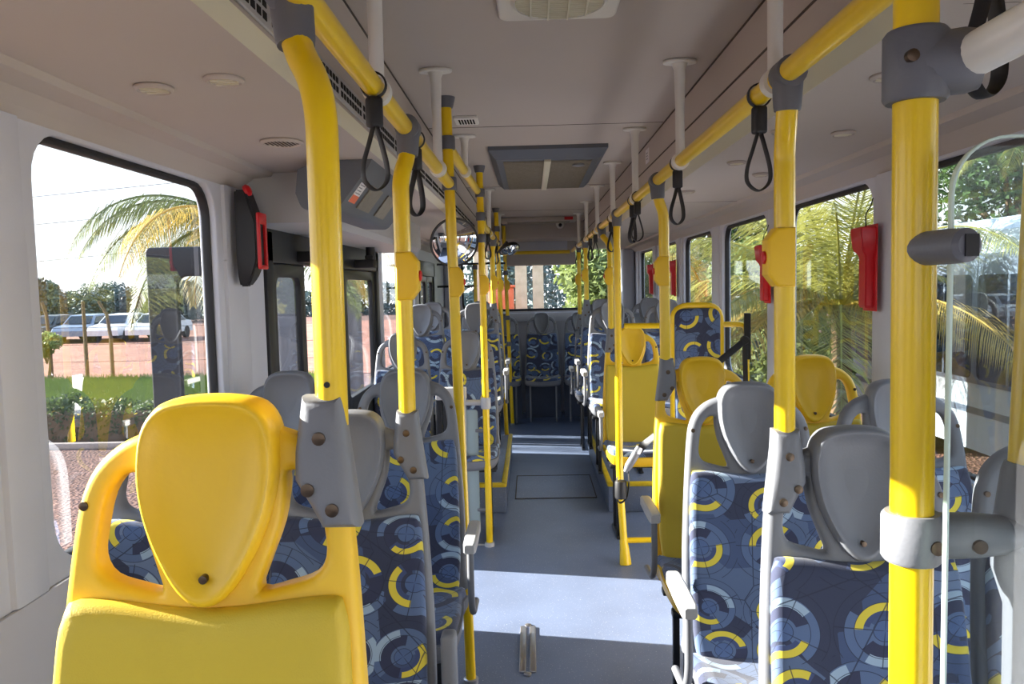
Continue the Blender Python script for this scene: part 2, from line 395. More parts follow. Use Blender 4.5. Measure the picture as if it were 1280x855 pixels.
# lower wall panels with seams, sill ledge
for x, s in ((XL, 1), (XR, -1)):
    segs = ((Y0, 3.1), (5.5, 7.46), (8.76, Y1)) if s == 1 else ((Y0, Y1),)
    for (ya, yb) in segs:
        bm = NB(); xx = sorted((x, x+s*.012)); box(bm, xx[0], xx[1], ya, yb, 0, .972, .004)
        y = ya+.45
        while y < yb-.2:
            for z in (.25, .62, .9): lathe(bm, [(.009, 0), (.008, s*.003), (.004, s*.004)], (x+s*.012, y, z), 'x', 12)
            y += .62
        o = obj('trim_%d' % k, bm, M_['wall2']); o['kind'] = 'structure'; k += 1
# windows: gasket and pane
k = 1
def window(x, out, h, mg, door=False):
    global k
    a, b, c, d, r = h; n = sroot('window_%d' % k); k += 1
    g = .010
    me = plate(rr2(a-.002, c-.002, b+.002, d+.002, r), [rr2(a+g, c+g, b-g, d-g*1.8, r*.85)], .03, .006, lambda u, v, w: (x+out*.035+w, u, v), 'gasket', M_['black'], 1)
    link('gasket', me, n)
    me = plate(rr2(a+.004, c+.004, b-.004, d-.004, r), [], .005, .0005, lambda u, v, w: (x+out*.045+w, u, v), 'pane', mg, 1, False)
    link('pane', me, n)
for h in (WL[0], WL[1], WL[3], WL[5]): window(XL, -1, h, M_['glass'])
for h in WR: window(XR, 1, h, M_['glass_t'])
n = sroot('window_%d' % k)
me = plate(rr2(-.872, 1.288, 1.122, 2.122, .1), [rr2(-.845, 1.32, 1.095, 2.09, .09)], .03, .006, lambda u, v, w: (u, Y1+.02+w, v), 'gasket', M_['black'], 1); link('gasket', me, n)
me = plate(rr2(-.866, 1.294, 1.116, 2.116, .1), [], .005, .0005, lambda u, v, w: (u, Y1+.035+w, v), 'pane', M_['glass'], 1, False); link('pane', me, n)
# rear wall sill, rear box above the window, corner pillars
bm = NB(); box(bm, XL, XR, Y1-.05, Y1, 1.16, 1.27, .012)
for x in (-.7, -.2, .3, .8): lathe(bm, [(.008, 0), (.006, -.003)], (x, Y1-.05, 1.215), 'y', 10)
o = obj('trim_40', bm, M_['wall']); o['kind'] = 'structure'
for i, (xa, xb) in enumerate(((XL, -.89), (1.13, XR))):
    bm = NB(); box(bm, xa, xb, Y1-.26, Y1, 0, 2.05, .05, 3); o = obj('trim_%d' % (41+i), bm, M_['wall']); o['kind'] = 'structure'
t = thing('overhead_cabinet', 'white overhead box hanging above the middle of the rear window', 'cabinet', (.13, 9.7, 1.86))
bm = NB(); box(bm, -.43, .43, -.1, .2, 0, .40, .02); obj('body', bm, M_['ceil'], t)
bm = NB(); box(bm, -.36, .33, -.108, -.098, .17, .33, .006); obj('door', bm, M_['wall'], t)
t = thing('rear_air_grille', 'dark slotted grille across the ceiling at the rear with a red corner mark', 'grille', (.1, 8.3, 2.33))
bm = NB(); box(bm, -.4, .4, 0, .28, -.05, 0, .01); obj('frame', bm, M_['ceil'], t)
bm = NB()
for i in range(3): box(bm, -.33, .33, .04+i*.075, .085+i*.075, -.056, -.048)
obj('slot', bm, M_['mesh'], t)
bm = NB(); box(bm, .27, .36, -.006, .004, -.04, -.008); obj('red_mark', bm, M_['red'], t)
t = thing('dome_camera', 'small white dome camera with black lens on the rear ceiling panel', 'camera', at(700, 281, 8.9))
bm = NB(); lathe(bm, [(.002, .035), (.045, .035), (.045, .0), (.038, -.025), (.02, -.04)], (0, 0, 0)); obj('housing', bm, M_['white'], t)
bm = NB(); lathe(bm, [(.018, 0), (.02, -.02), (.01, -.03)], (0, -.03, -.01), (0, 1, -.3)); obj('lens', bm, M_['black'], t)
bm = NB(); box(bm, -.44, .62, 8.95, 9.0, 2.14, 2.33, .01); o = obj('trim_43', bm, M_['ceil']); o['kind'] = 'structure'
bm = NB(); box(bm, -.44, .62, 9.0, 9.92, 2.14, 2.17, .005); o = obj('trim_44', bm, M_['ceil']); o['kind'] = 'structure'

# platforms with yellow nosing
def platform(nm, x0, x1, y0, y1, edge):
    bm = NB(); box(bm, x0, x1, y0, y1, 0, .205, .008); o = obj(nm, bm, M_['floor']); o['kind'] = 'structure'
    bm = NB(); w = .03
    ex = x1 if edge > 0 else x0
    s = -1 if edge > 0 else 1
    xa, xb = sorted((ex-s*.006, ex+s*w)); box(bm, xa, xb, y0, y1, .185, .216, .006)
    box(bm, x0, x1, y0-.008, y0+w, .185, .216, .006)
    obj('nosing', bm, M_['nosing'], o)
platform('trim_50', XL+.015, -.205, 5.48, 7.35, 1)
platform('trim_51', .52, XR-.015, 5.45, 7.35, -1)

# floor hatch and floor lock plate
bm = NB(); p0, p1 = at(642, 628, 1), None
box(bm, -.15, .47, 5.83, 6.55, 0, .004, .001); t = setp(obj('floor_hatch', bm, M_['floor'], smooth=False), 'rectangular access hatch set flush in the aisle floor between the two platforms', 'hatch')
bm = NB()
for (a, b, c, d) in ((-.15, .47, 5.83, 5.842), (-.15, .47, 6.538, 6.55), (-.15, -.142, 5.83, 6.55), (.462, .47, 5.83, 6.55)): box(bm, a, b, c, d, .004, .006)
obj('hatch_seam', bm, M_['seam'], t, smooth=False)
t = thing('floor_rail', 'narrow steel double anchor rail screwed to the aisle floor', 'rail', (-.045, 3.38, 0))
bm = NB()
for x in (-.036, .008): box(bm, x, x+.028, -.22, .22, 0, .008, .003)
obj('plate', bm, M_['steel'], t)
for yy in (-.235, .235):
    bm = NB(); lathe(bm, [(.016, 0), (.016, .006), (.006, .01)], (0, yy, 0)); obj('screw', bm, M_['steel'], t)

# ------------------------------------------------------------------ doors (left)
DOORS = {}
def door_set(n, ya, yb, leaves, ztop):
    d = sroot('door_%d' % n); DOORS[n] = d
    bm = NB()
    box(bm, XL-.05, XL+.012, ya-.06, ya+.03, 0, ztop, .006); box(bm, XL-.05, XL+.012, yb-.03, yb+.06, 0, ztop, .006)
    box(bm, XL-.05, XL+.012, ya-.06, yb+.06, ztop-.13, ztop+.02, .006)
    obj('door_frame', bm, M_['dark'], d)
    for (a, b, lo) in leaves:
        me = plate(rr2(a, .02, b, ztop-.13, .01), [rr2(a+.07, lo, b-.07, ztop-.19, .05)], .035, .006, lambda u, v, w: (XL-.02+w, u, v), 'door_leaf', M_['dark'], 1)
        lf = link('door_leaf', me, d)
        me = plate(rr2(a+.06, lo-.01, b-.06, ztop-.18, .05), [], .006, .0005, lambda u, v, w: (XL-.02+w, u, v), 'pane', M_['glass'], 1, False)
        link('pane', me, lf)
door_set(1, 3.2, 5.42, ((3.23, 3.72, .97), (4.50, 5.39, .97)), 1.86)
door_set(2, 7.56, 8.66, ((7.58, 8.1, .15), (8.12, 8.64, .15)), 1.86)
# open leaf standing outward at the front edge of the door
me = plate(rr2(-.42, -.3, 0, 1.80, .02), [rr2(-.30, .1, -.05, 1.68, .04)], .04, .008, lambda u, v, w: (u, w, v), 'door_leaf', M_['dark'], 2); t = link('door_leaf', me, DOORS[1], 'dark leaf folded outward', (XL-.08, 3.2, 0))
me = plate(rr2(-.31, .09, -.04, 1.69, .04), [], .006, .0005, lambda u, v, w: (u, w, v), 'pane', M_['glass_t'], 1, False); link('pane', me, t)
for y in (3.62, 4.78):
    bm = NB(); box(bm, -.10, .03, -.06, .06, .0, .05, .01); box(bm, -.025, .025, -.05, .03, .05, .075, .006); tube(bm, [(0, 0, .05), (0, 0, .125)], .028)
    o = obj('pivot_arm', bm, M_['black'], DOORS[1]); o.location = (XL+.1, y, 1.74)

# door mechanism housings above the door
bm = NB(); pr = [(XL+.001, 1.865), (-.80, 1.865), (-.775, 1.89), (-.775, 2.049), (XL+.001, 2.049)]
loft(bm, [[(x, y, z) for x, z in pr] for y in (2.93, 5.6)]); setp(obj('door_gear_cover', bm, M_['lgray'], angle=.5), 'pale gray cover box over the folding door beside the left wall', 'cover')
t = thing('door_control_box', 'dark gray angular housing with speaker grille hanging above the folding door', 'housing', (0, 0, 0))
pr = [(-.79, 1.93), (-.76, 1.885), (-.65, 1.885), (-.63, 1.895), (-.55, 2.0), (-.53, 2.049), (-.70, 2.049), (-.76, 2.01)]
pr = fillet([(-.79, 1.94, 0), (-.77, 1.885, 0), (-.65, 1.88, 0), (-.54, 2.02, 0), (-.525, 2.049, 0)], .02, 3)+[Vector((-.70, 2.0492, 0)), Vector((-.78, 2.02, 0))]
bm = NB(); loft(bm, [[(p[0], y, p[1]) for p in pr] for y in (2.67, 2.68, 3.60, 3.61)])
obj('body', bm, M_['box'], t, angle=.5)
sl = Vector((.11, 0, .14)).normalized(); nrm = Vector((.14, 0, -.11)).normalized()
def on_slant(s, y, h): return Vector((-.65, y, 1.88))+sl*s+nrm*h
def slab(bm, s0, s1, y0, y1, h0, h1):
    vs = [bm.verts.new(on_slant(s, y, h)) for s in (s0, s1) for y in (y0, y1) for h in (h0, h1)]
    for f in [(0, 1, 3, 2), (4, 6, 7, 5), (0, 4, 5, 1), (2, 3, 7, 6), (0, 2, 6, 4), (1, 5, 7, 3)]: bm.faces.new([vs[i] for i in f])
bm = NB(); slab(bm, .035, .135, 2.86, 3.06, .001, .006); obj('speaker_grille', bm, M_['mesh'], t, smooth=False)
bm = NB(); slab(bm, .035, .135, 3.18, 3.36, .001, .006); obj('speaker_grille', bm, M_['mesh'], t, smooth=False)
bm = NB(); slab(bm, .045, .125, 2.71, 2.80, .001, .003); st = obj('sticker', bm, M_['sticker'], t, 'white notice with orange lower half', smooth=False)
bm = NB(); slab(bm, .045, .075, 2.712, 2.798, .003, .004); obj('orange_block', bm, M_['orange'], st, smooth=False)
bm = NB()
for i in range(4): slab(bm, .082+i*.011, .085+i*.011, 2.72, 2.785-(i % 3)*.01, .003, .0038)
obj('print_line', bm, M_['dgray'], st, smooth=False)

# emergency hammer boxes ---------------------------------------------------
def hammer_box_parts():
    me = {}
    bm = NB()
    rings = []
    for z, w, dpt in ((0, .026, .03), (.004, .03, .034), (.19, .03, .034), (.215, .045, .052), (.288, .048, .06), (.295, .044, .056)):
        rings.append([(0, -w, z), (-dpt, -w, z), (-dpt, w, z), (0, w, z)])
    loft(bm, rings); bmesh.ops.bevel(bm, geom=bm.edges[:], offset=.004, segments=2, affect='EDGES'); me['body'] = mesh_of(bm, 'body', M_['red'])
    bm = NB(); box(bm, -.004, 0, -.055, .06, -.012, .305, .002); me['back_plate'] = mesh_of(bm, 'back_plate', M_['red'])
    bm = NB(); tube(bm, crom([(-.02, .0, .29), (-.025, -.01, .34), (-.01, -.012, .37), (0, -.01, .40)], 5), .0025, 8); me['cord'] = mesh_of(bm, 'cord', M_['black'])
    for i, z in enumerate((.02, .28)):
        bm = NB(); lathe(bm, [(.005, 0), (.004, -.006)], (0, .048, z), 'x', 10); me['screw_%d' % i] = mesh_of(bm, 'screw', M_['steel'])
    return me
HB = hammer_box_parts()
for (y, lb) in ((2.93, 'red hammer box on the right pillar, nearest and largest of the row'), (4.19, 'red hammer box on the right pillar between the second and third windows'),
                (6.86, 'red hammer box on the right pillar just above the fabric padded board'), (8.12, 'red hammer box on the rearmost right window pillar, smallest of the row')):
    t = thing('hammer_box', lb, 'emergency hammer', (XR-.034, y, 1.50), 'red hammer boxes on the right pillars')
    for kk, m in HB.items(): link('screw' if kk.startswith('screw') else kk, m, t)
t = thing('ticket_reader', 'black wall device with red cap and red framed window beside the left window', 'device', (XL+.035, 2.80, 1.66))
bm = NB(); rings = []
for z, d0, w in ((-.03, .03, .02), (0, .05, .035), (.06, .075, .045), (.2, .075, .045), (.26, .055, .045), (.31, .04, .04)):
    rings.append([(0, -w, z), (d0, -w, z), (d0, w, z), (0, w, z)])
loft(bm, rings); bmesh.ops.bevel(bm, geom=bm.edges[:], offset=.006, segments=2, affect='EDGES'); obj('body', bm, M_['black'], t)
me = plate(rr2(-.04, .03, .04, .23, .008), [rr2(-.028, .045, .028, .19, .004)], .012, .003, lambda u, v, w: (.08+w, u, v), 'red_frame', M_['red'], 2); link('red_frame', me, t)
bm = NB(); lathe(bm, [(.02, 0), (.022, .012), (.012, .02)], (.035, -.02, .305), (1, 0, .5)); obj('red_cap', bm, M_['red'], t)

# ------------------------------------------------------------------ ceiling fittings
t = thing('roof_hatch', 'large gray framed roof grille with two mesh panels above the aisle', 'roof hatch', (.105, 4.79, 2.33))
bm = NB(); a = [(-.31, -.69), (.31, -.69), (.31, .69), (-.31, .69)]; b_ = [(-.27, -.62), (.27, -.62), (.27, .64), (-.27, .64)]
loft(bm, [[(x, y, 0) for x, y in a], [(x, y, -.02) for x, y in a], [(x, y, -.06) for x, y in b_]]); obj('frame', bm, M_['box'], t, angle=.4)
for s in (-1, 1):
    xs = sorted((s*.02, s*.235)); bm = NB(); box(bm, xs[0], xs[1], -.56, .60, -.066, -.058)
    for i in range(32): box(bm, xs[0], xs[1], -.55+i*.036, -.55+i*.036+.006, -.069, -.065)
    obj('mesh_panel', bm, M_['mesh'], t, smooth=False)
bm = NB(); box(bm, -.018, .018, -.60, .63, -.072, -.058, .003); obj('divider', bm, M_['cream'], t)
bm = NB(); lathe(bm, [(.035, 0), (.035, -.01), (.02, -.013)], (.17, -.46, -.066)); obj('knob', bm, M_['gray'], t)
# square speaker with round grille
t = thing('ceiling_vent', 'white square ceiling plate with large round slatted grille at top of view', 'vent', (.085, 1.99, 2.33))
me = plate(rr2(-.155, -.155, .155, .155, .03), [], .02, .008, lambda u, v, w: (u, v, -.008+w), 'plate', M_['white'], 3); link('plate', me, t)
bm = NB(); lathe(bm, [(.118, -.014), (.12, -.024), (.112, -.03), (.108, -.02)], (0, 0, 0), seg=40); obj('rim', bm, M_['white'], t)
bm = NB()
for i in range(23):
    y = -.106+i*.0096; w = math.sqrt(max(.0, .108**2-y*y)); box(bm, -w, w, y-.0022, y+.0022, -.030, -.022)
for x in (-.07, -.025, .025, .07):
    w = math.sqrt(.108**2-x*x); box(bm, x-.002, x+.002, -w, w, -.034, -.022)
obj('slats', bm, M_['cream'], t, smooth=False)
bm = NB(); lathe(bm, [(.107, -.016), (.107, -.0215)], (0, 0, 0), seg=40); obj('backing', bm, M_['mesh'], t)
p = at(577, 158, 3.4)
t = thing('ceiling_speaker', 'small square ceiling speaker beside the yellow pole top', 'speaker', (p.x+.02, 3.42, 2.33))
me = plate(rr2(-.05, -.07, .05, .07, .01), [], .014, .004, lambda u, v, w: (u, v, -.006+w), 'plate', M_['white'], 2); link('plate', me, t)
bm = NB()
for i in range(6):
    for j in range(8): box(bm, -.032+i*.012, -.025+i*.012, -.045+j*.012, -.038+j*.012, -.0145, -.0125)
obj('perforation', bm, M_['slot'], t, smooth=False)
# round soffit vents
def rvent(x, y, r, lb, style):
    t = thing('soffit_vent', lb, 'vent', (x, y, 2.0495), 'round vents in the side ceilings')
    bm = NB(); lathe(bm, [(r*.9, 0), (r, -.002), (r, -.006), (r*.86, -.011), (r*.8, -.007), (r*.1, -.007)], (0, 0, 0), seg=28); obj('ring', bm, M_['ceil'], t)
    bm = NB()
    if style == 0:
        for i in range(3):
            w = r*.7*(1-.18*abs(i-1)); box(bm, -w, w, -r*.45+i*r*.4, -r*.45+i*r*.4+.006, -.010, -.0065)
        obj('slat', bm, M_['cream'], t, smooth=False)
    else:
        for i in range(-4, 5):
            for j in range(-4, 5):
                if i*i+j*j < 18: box(bm, i*.011-.003, i*.011+.003, j*.011-.003, j*.011+.003, -.0085, -.0068)
        obj('perforation', bm, M_['seam'], t, smooth=False)
rvent(-.79, 1.68, .04, 'round ceiling vent left of the pair above the near left window', 0)
rvent(-.62, 1.63, .04, 'round ceiling vent right of the pair above the near left window', 0)
rvent(-.72, 2.32, .062, 'perforated round speaker in the left side ceiling before the dark housing', 1)
rvent(.79, 1.76, .04, 'round slatted vent in the right side ceiling, nearest the thick pole', 0)
rvent(.95, 2.42, .035, 'small round vent in right side ceiling near the pillar top', 0)
rvent(.75, 2.36, .035, 'small round vent in right side ceiling behind the hanging strap', 0)
rvent(.77, 2.95, .035, 'small round vent in the right side ceiling, third back from the thick pole', 0)
rvent(.96, 3.3, .035, 'small round vent close to the right wall trim beside the bent pole', 0)
rvent(.77, 3.85, .035, 'small round vent far back in the right side ceiling over the padded board', 0)
# slotted air strip on the left duct
t = thing('air_duct_strip', 'long slotted air outlet strip along the left ceiling duct', 'vent', (-.4575, 0, 2.10))
bm = NB(); box(bm, -.002, .004, .35, 6.6, -.028, .03, .002); y = .4
while y < 6.5:
    for g in range(8):
        for z in (-.017, .005): box(bm, .0035, .0052, y, y+.020, z, z+.014, mi=1)
        y += .030
    y += .018
obj('slotted_strip', bm, [M_['lgray'], M_['slot']], t, smooth=False)
for (x, y, s, lb) in ((-.4515, 4.55, 1, 'small white notice on the left ceiling duct panel'), (.6165, 4.1, -1, 'small white notice on the right ceiling duct panel')):
    t = thing('notice', lb, 'notice', (x, y, 2.26)); bm = NB(); xs = sorted((0, s*.004)); box(bm, xs[0], xs[1], -.05, .05, -.035, .035, .001); obj('plate', bm, M_['sticker'], t)
    bm = NB()
    for i in range(3):
        xs = sorted((s*.004, s*.005)); box(bm, xs[0], xs[1], -.02, .02, -.018+i*.014, -.012+i*.014)
    obj('print', bm, M_['gray'], t, smooth=False)

# ------------------------------------------------------------------ rails, stanchions, straps, poles
RR, RL, RZ = .5, -.295, 2.006      # handrails
r = .0205
def rail(name, lb, pts, rad=.0205, m='yellow', fr=.08):
    bm = NB(); tube(bm, fillet(pts, fr, 8), rad, 20); o = obj(name, bm, M_[m]); return setp(o, lb, 'handrail')
rail('handrail', 'long yellow handrail under the ceiling along the right side', [(RR, -.6, RZ), (RR, 9.25, RZ)])
rail('handrail', 'near yellow handrail under the ceiling on the left, ending at the first full pole', [(RL, -.6, RZ), (RL-.008, 3.03, RZ)])
rail('handrail', 'short raised yellow handrail between the two full poles at the door', [(RL-.01, 3.05, 2.15), (RL-.01, 4.72, 2.18)])
rail('handrail', 'rear left yellow handrail bending down behind the second full pole', [(RL, 4.76, 2.10), (RL, 5.1, RZ), (RL, 9.25, RZ)])
rail('handrail', 'yellow crossbar over the aisle in front of the rear window', [(RL+.03, 9.25, RZ-.01), (RR-.03, 9.25, RZ-.01)])

def stanchion(x, y, zb, lb):
    t = thing('ceiling_stanchion', lb, 'stanchion', (x, y, zb), 'white ceiling stanchions holding the handrails')
    H = 2.33-zb; bm = NB(); tube(bm, [(0, 0, .02), (0, 0, H*.55), (0, 0, H-.03), (0, 0, H-.012)], [.015, .0155, .019, .026], 16); obj('stem', bm, M_['white'], t)
    me = plate([(.055*math.cos(a*PI/16), .03*math.sin(a*PI/16)) for a in range(32)], [], .012, .004, lambda u, v, w: (u, v, H-.006+w), 'flange', M_['white'], 2)
    link('flange', me, t)
    bm = NB(); lathe(bm, [(.021, -.016), (.028, -.014), (.028, .014), (.021, .016)], (0, 0, 0), 'y', 24); obj('clamp_ring', bm, M_['white'], t)
for y, w in ((1.62, 'nearest on the right rail beside the first strap'), (2.62, 'second on the right rail'), (3.72, 'third on the right rail beside the twin straps'), (4.72, 'fourth on the right rail'),
             (5.8, 'fifth on the right rail'), (6.9, 'sixth on the right rail'), (8.0, 'seventh and rearmost on the right rail')):
    stanchion(RR, y, RZ, 'white ceiling stanchion, '+w)
for y, z, w in ((1.60, RZ, 'nearest on the left rail beside the first strap'), (2.64, RZ, 'second on the left rail before the first full pole'), (3.78, 2.16, 'on the raised left rail over the door'),
                (5.9, RZ, 'on the rear left rail behind the convex mirror'), (7.9, RZ, 'last on the rear left rail')):
    stanchion(RL-.004, y, z, 'white ceiling stanchion, '+w)

def strap_meshes():
    me = {}
    bm = NB(); P = []
    for i in range(25):
        a = 2*PI*i/24; P.append((.0, .0245*math.sin(a)*1.0, .0245*math.cos(a)))
    tube(bm, [(.0245*math.cos(a), 0, .0245*math.sin(a)) for a in [2*PI*i/24 for i in range(25)]], .008, 8, False, flat=.002, side=(0, 1, 0))
    me['hanger'] = mesh_of(bm, 'hanger', M_['black'])
    bm = NB(); box(bm, -.015, .015, -.013, .013, -.082, -.022, .007, 3); me['grip_block'] = mesh_of(bm, 'grip_block', M_['black'])
    bm = NB(); pts = crom([(-.003, 0, -.078), (-.013, 0, -.11), (-.026, .003, -.155), (-.024, .004, -.185), (0, .004, -.202), (.024, .004, -.185), (.026, .003, -.155), (.013, 0, -.11), (.003, 0, -.078)], 6)
    tube(bm, pts, .010, 10, True, flat=.0022, side=(0, 1, .0)); me['loop'] = mesh_of(bm, 'loop', M_['black'])
    return me
SM = strap_meshes()
def strap(x, y, z, rz, lb):
    t = thing('hanging_strap', lb, 'strap', (x, y, z), 'black hand straps on the handrails', rz)
    for kk, m in SM.items():
        o = link(kk, m, t)
        if kk == 'hanger': o.rotation_euler = (0, 0, -rz)
for (x, y, rz, lb) in ((RR, .88, .5, 'black hand strap at the top right behind the white crossbar'), (RR, 1.73, .15, 'black hand strap on the right rail, hanging left of the leaning near pole'),
                       (RR, 2.67, .5, 'black hand strap on the right rail above the padded board'), (RR, 3.66, .2, 'nearer of the twin black straps on the right rail'), (RR, 3.82, .9, 'farther of the twin black straps on the right rail'),
                       (RR, 4.82, .6, 'black hand strap on right rail beside the straight pole with crossbar'), (RR, 6.0, .3, 'black hand strap on the right rail behind the fifth stanchion'),
                       (RR, 6.5, .8, 'black hand strap on the right rail, third from the rear'), (RR, 7.3, .5, 'black hand strap on the right rail, second from the rear'), (RR, 8.2, .5, 'rearmost black hand strap on the right rail'),
                       (RL-.002, 1.55, .7, 'black hand strap on the near left rail, largest on that side'), (RL-.004, 2.12, 1.0, 'black hand strap on the left rail just behind the second yellow pole'),
                       (RL, 5.6, .8, 'black hand strap on the rear left rail beside the convex mirror'), (RL, 6.9, .8, 'black hand strap on the rear left rail near the tilted mirror')):
    strap(x, y, RZ, rz, lb)

def collar(bm, p, axis, R, h):
    a = Vector(axis).normalized()*h/2; P = Vector(p)
    tube(bm, [P-a, P-a*.86, P+a*.86, P+a], [R*.93, R, R, R*.93], 20)
# stop-request box meshes (sign: side the body sticks out to)
def stop_box(parent, pos, s):
    bm = NB(); pr = [(-.019, -.058), (.018, -.058), (.036, -.034), (.036, .034), (.018, .058), (-.019, .058)]
    me = plate([(s*a, b) for a, b in (pr if s > 0 else pr[::-1])], [], .048, .006, lambda u, v, w: (u, w, v), 'stop_button_box', M_['yplastic'], 2); bm.free()
    o = link('stop_button_box', me, parent); o.location = pos
    bm = NB(); lathe(bm, [(.013, 0), (.013, s*.004), (.008, s*.006)], (s*.036, 0, 0), 'x', 16); obj('red_button', bm, M_['red'], o)
def pole(name, lb, base, pts, brk=True, boxz=None, side=1, rad=.0205, collars=(), cap=False, cat='pole', foot=False, fr=.12):
    """pts run from top to bottom, world coordinates"""
    B = Vector(base); P = [Vector(p)-B for p in pts]
    t = thing(name, lb, cat, B)
    path = fillet(P, fr, 8); bm = NB(); tube(bm, path, rad, 22); obj('tube', bm, M_['yellow'], t)
    def pos(z):
        z -= B.z
        for a, b in zip(path, path[1:]):
            if (a.z-z)*(b.z-z) <= 0 and abs(a.z-b.z) > 1e-6: return a.lerp(b, (a.z-z)/(a.z-b.z))
        return path[-1]
    if brk:   # socket onto the handrail
        T = P[0]; bm = NB(); tube(bm, [T+Vector((0, -.028, 0)), T+Vector((0, -.026, 0)), T+Vector((0, .026, 0)), T+Vector((0, .028, 0))], [.027, .03, .03, .027], 20)
        d = (path[3]-T).normalized(); d = (P[1]-T).normalized()
        tube(bm, [T, T+d*.02, T+d*.062, T+d*.07], [.03, .029, .0265, .025], 20); obj('rail_socket', bm, M_['dgray'], t)
    for z in collars:
        c = pos(z); bm = NB(); collar(bm, c, (0, 0, 1), .029, .05)
        obj('collar', bm, M_['dgray'], t)
    if cap:
        T = P[0]; bm = NB(); tube(bm, [T+Vector((0, 0, -.04)), T+Vector((0, 0, -.035)), T+Vector((0, 0, -.012)), T], [.026, .028, .034, .036], 20); obj('ceiling_cap', bm, M_['dgray'], t)
    if boxz is not None:
        stop_box(t, pos(boxz)+Vector((side*.004, -.002, 0)), side)
    if foot:
        T = P[-1]; bm = NB(); collar(bm, T+Vector((0, 0, .012)), (0, 0, 1), .03, .024); obj('floor_flange', bm, M_['steel'], t)
    return t, pos

# ------------------------------------------------------------------ seats
LEAN = .16
def lean(z, top=1.31): return -(top-z)*LEAN          # y of the front surface at height z (local, headrest top = 0)
HEAD = [(0, 0), (.034, -.002), (.062, -.010), (.080, -.032), (.087, -.065), (.086, -.105), (.077, -.148), (.060, -.190), (.038, -.228), (.018, -.248), (0, -.254),
        (-.018, -.248), (-.038, -.228), (-.060, -.190), (-.077, -.148), (-.086, -.105), (-.087, -.065), (-.080, -.032), (-.062, -.010), (-.034, -.002)]
OUT = [(.09, -.045), (.125, -.06), (.155, -.088), (.172, -.125), (.180, -.17), (.188, -.25), (.198, -.38), (.206, -.52), (.209, -.70), (.20, -.775), (0, -.79)]
def seat_meshes(kind):
    pl = M_['yplastic'] if kind == 'y' else M_['gray']; padm = M_['vinyl'] if kind == 'y' else M_['fabric']
    me = {}; T = 1.31
    # frame with two grab loops
    left = [(-x, z) for x, z in OUT[:-1]]
    ol = [(.0, -.06)]+OUT[:]+left[::-1]
    ol = crom([(x, z, 0) for x, z in [(.06, -.04)]+OUT+left[::-1]+[(-.06, -.04)]], 4, True); ol = [(p[0], p[1]) for p in ol][::-1]
    hole = [(.098, -.098), (.118, -.10), (.136, -.125), (.145, -.17), (.147, -.205), (.132, -.228), (.095, -.240), (.064, -.245), (.072, -.215), (.090, -.165), (.097, -.12)]
    h1 = [(p[0], p[1]) for p in crom([(x, z, 0) for x, z in hole], 3, True)]; h2 = [(-a, b) for a, b in h1][::-1]
    def fn(u, v, w):
        z = T+v; c = 2.2*u*u*(1 if v < -.26 else max(0, -(v)/.26))
        return (u, lean(z)+.030+w, z)
    me['back_frame'] = plate(ol, [h1, h2], .042, .014, fn, 'back_frame', pl, 4)
    # headrest: dished egg
    H = crom([(x, z, 0) for x, z in HEAD], 3, True); c = Vector((0, -.105, 0)); rings = []
    for s, y in ((.55, .058), (.88, .056), (1.0, .044), (1.035, .022), (1.03, .0), (1.0, -.012), (.955, -.0165), (.915, -.015), (.86, -.008), (.66, .002), (.40, .008), (.15, .010)):
        rings.append([(q.x, lean(T+q.y)+y, T+q.y) for q in [c+(p-c)*s for p in H]])
    bm = NB(); loft(bm, rings); me['headrest'] = mesh_of(bm, 'headrest', pl, True, 1.2)
    bm = NB(); lathe(bm, [(.0055, .012), (.0055, -.003), (.003, -.0035)], (0, lean(T-.222)-.008, T-.222), 'y', 12); 
    me['screw'] = mesh_of(bm, 'screw', M_['screw'])
    for i, s in enumerate((-1, 1)):
        bm = NB(); lathe(bm, [(.006, .008), (.006, -.001), (.003, -.002)], (s*.164, lean(T-.135)+.008, T-.135), 'y', 12); me['screw_%d' % i] = mesh_of(bm, 'screw', M_['screw'])
    # back pad
    pts = [(-.150, -.247), (0, -.262), (.150, -.247), (.176, -.262), (.184, -.33), (.19, -.50), (.192, -.68), (.18, -.755), (.13, -.775), (0, -.78), (-.13, -.775), (-.18, -.755), (-.192, -.68), (-.19, -.50), (-.184, -.33), (-.176, -.262)]
    H = crom([(x, z, 0) for x, z in pts], 4, True); c = Vector((0, -.52, 0)); rings = []
    for s, y in ((.99, .02), (1.0, .004), (.985, -.008), (.95, -.015), (.86, -.016), (.6, -.010), (.3, -.006), (.1, -.005)):
        rings.append([(q.x, lean(T+q.y)+y-.010*(q.x/.19)**2-.03*max(0, min(1, (-.45-q.y)/.3))**2, T+q.y) for q in [c+(p-c)*s for p in H]])
    bm = NB(); loft(bm, rings); me['back_pad'] = mesh_of(bm, 'back_pad', padm, True, 1.2)
    # seat pan and cushion
    yb = lean(.53); yf = yb-.40
    sh = [(-.185, yb-.01), (.185, yb-.01), (.205, yb-.08), (.215, yb-.25), (.205, yf+.02), (.16, yf-.015), (0, yf-.02), (-.16, yf-.015), (-.205, yf+.02), (-.215, yb-.25), (-.205, yb-.08)]
    S = crom([(a, b, 0) for a, b in sh], 4, True); c = Vector((0, (yb+yf)/2, 0))
    def lay(lst, z0, dish=0):
        rg = []
        for s, z in lst:
            rg.append([(q.x, q.y, z0+z+.018*max(0, (q.x/.21)**2)+.012*((yb-q.y)/.4)) for q in [c+(p-c)*s for p in S]])
        return rg
    bm = NB(); loft(bm, lay(((.5, -.075), (.93, -.07), (1.0, -.045), (1.01, -.012), (.97, -.008)), .53)); me['seat_pan'] = mesh_of(bm, 'seat_pan', pl, True, 1.0)
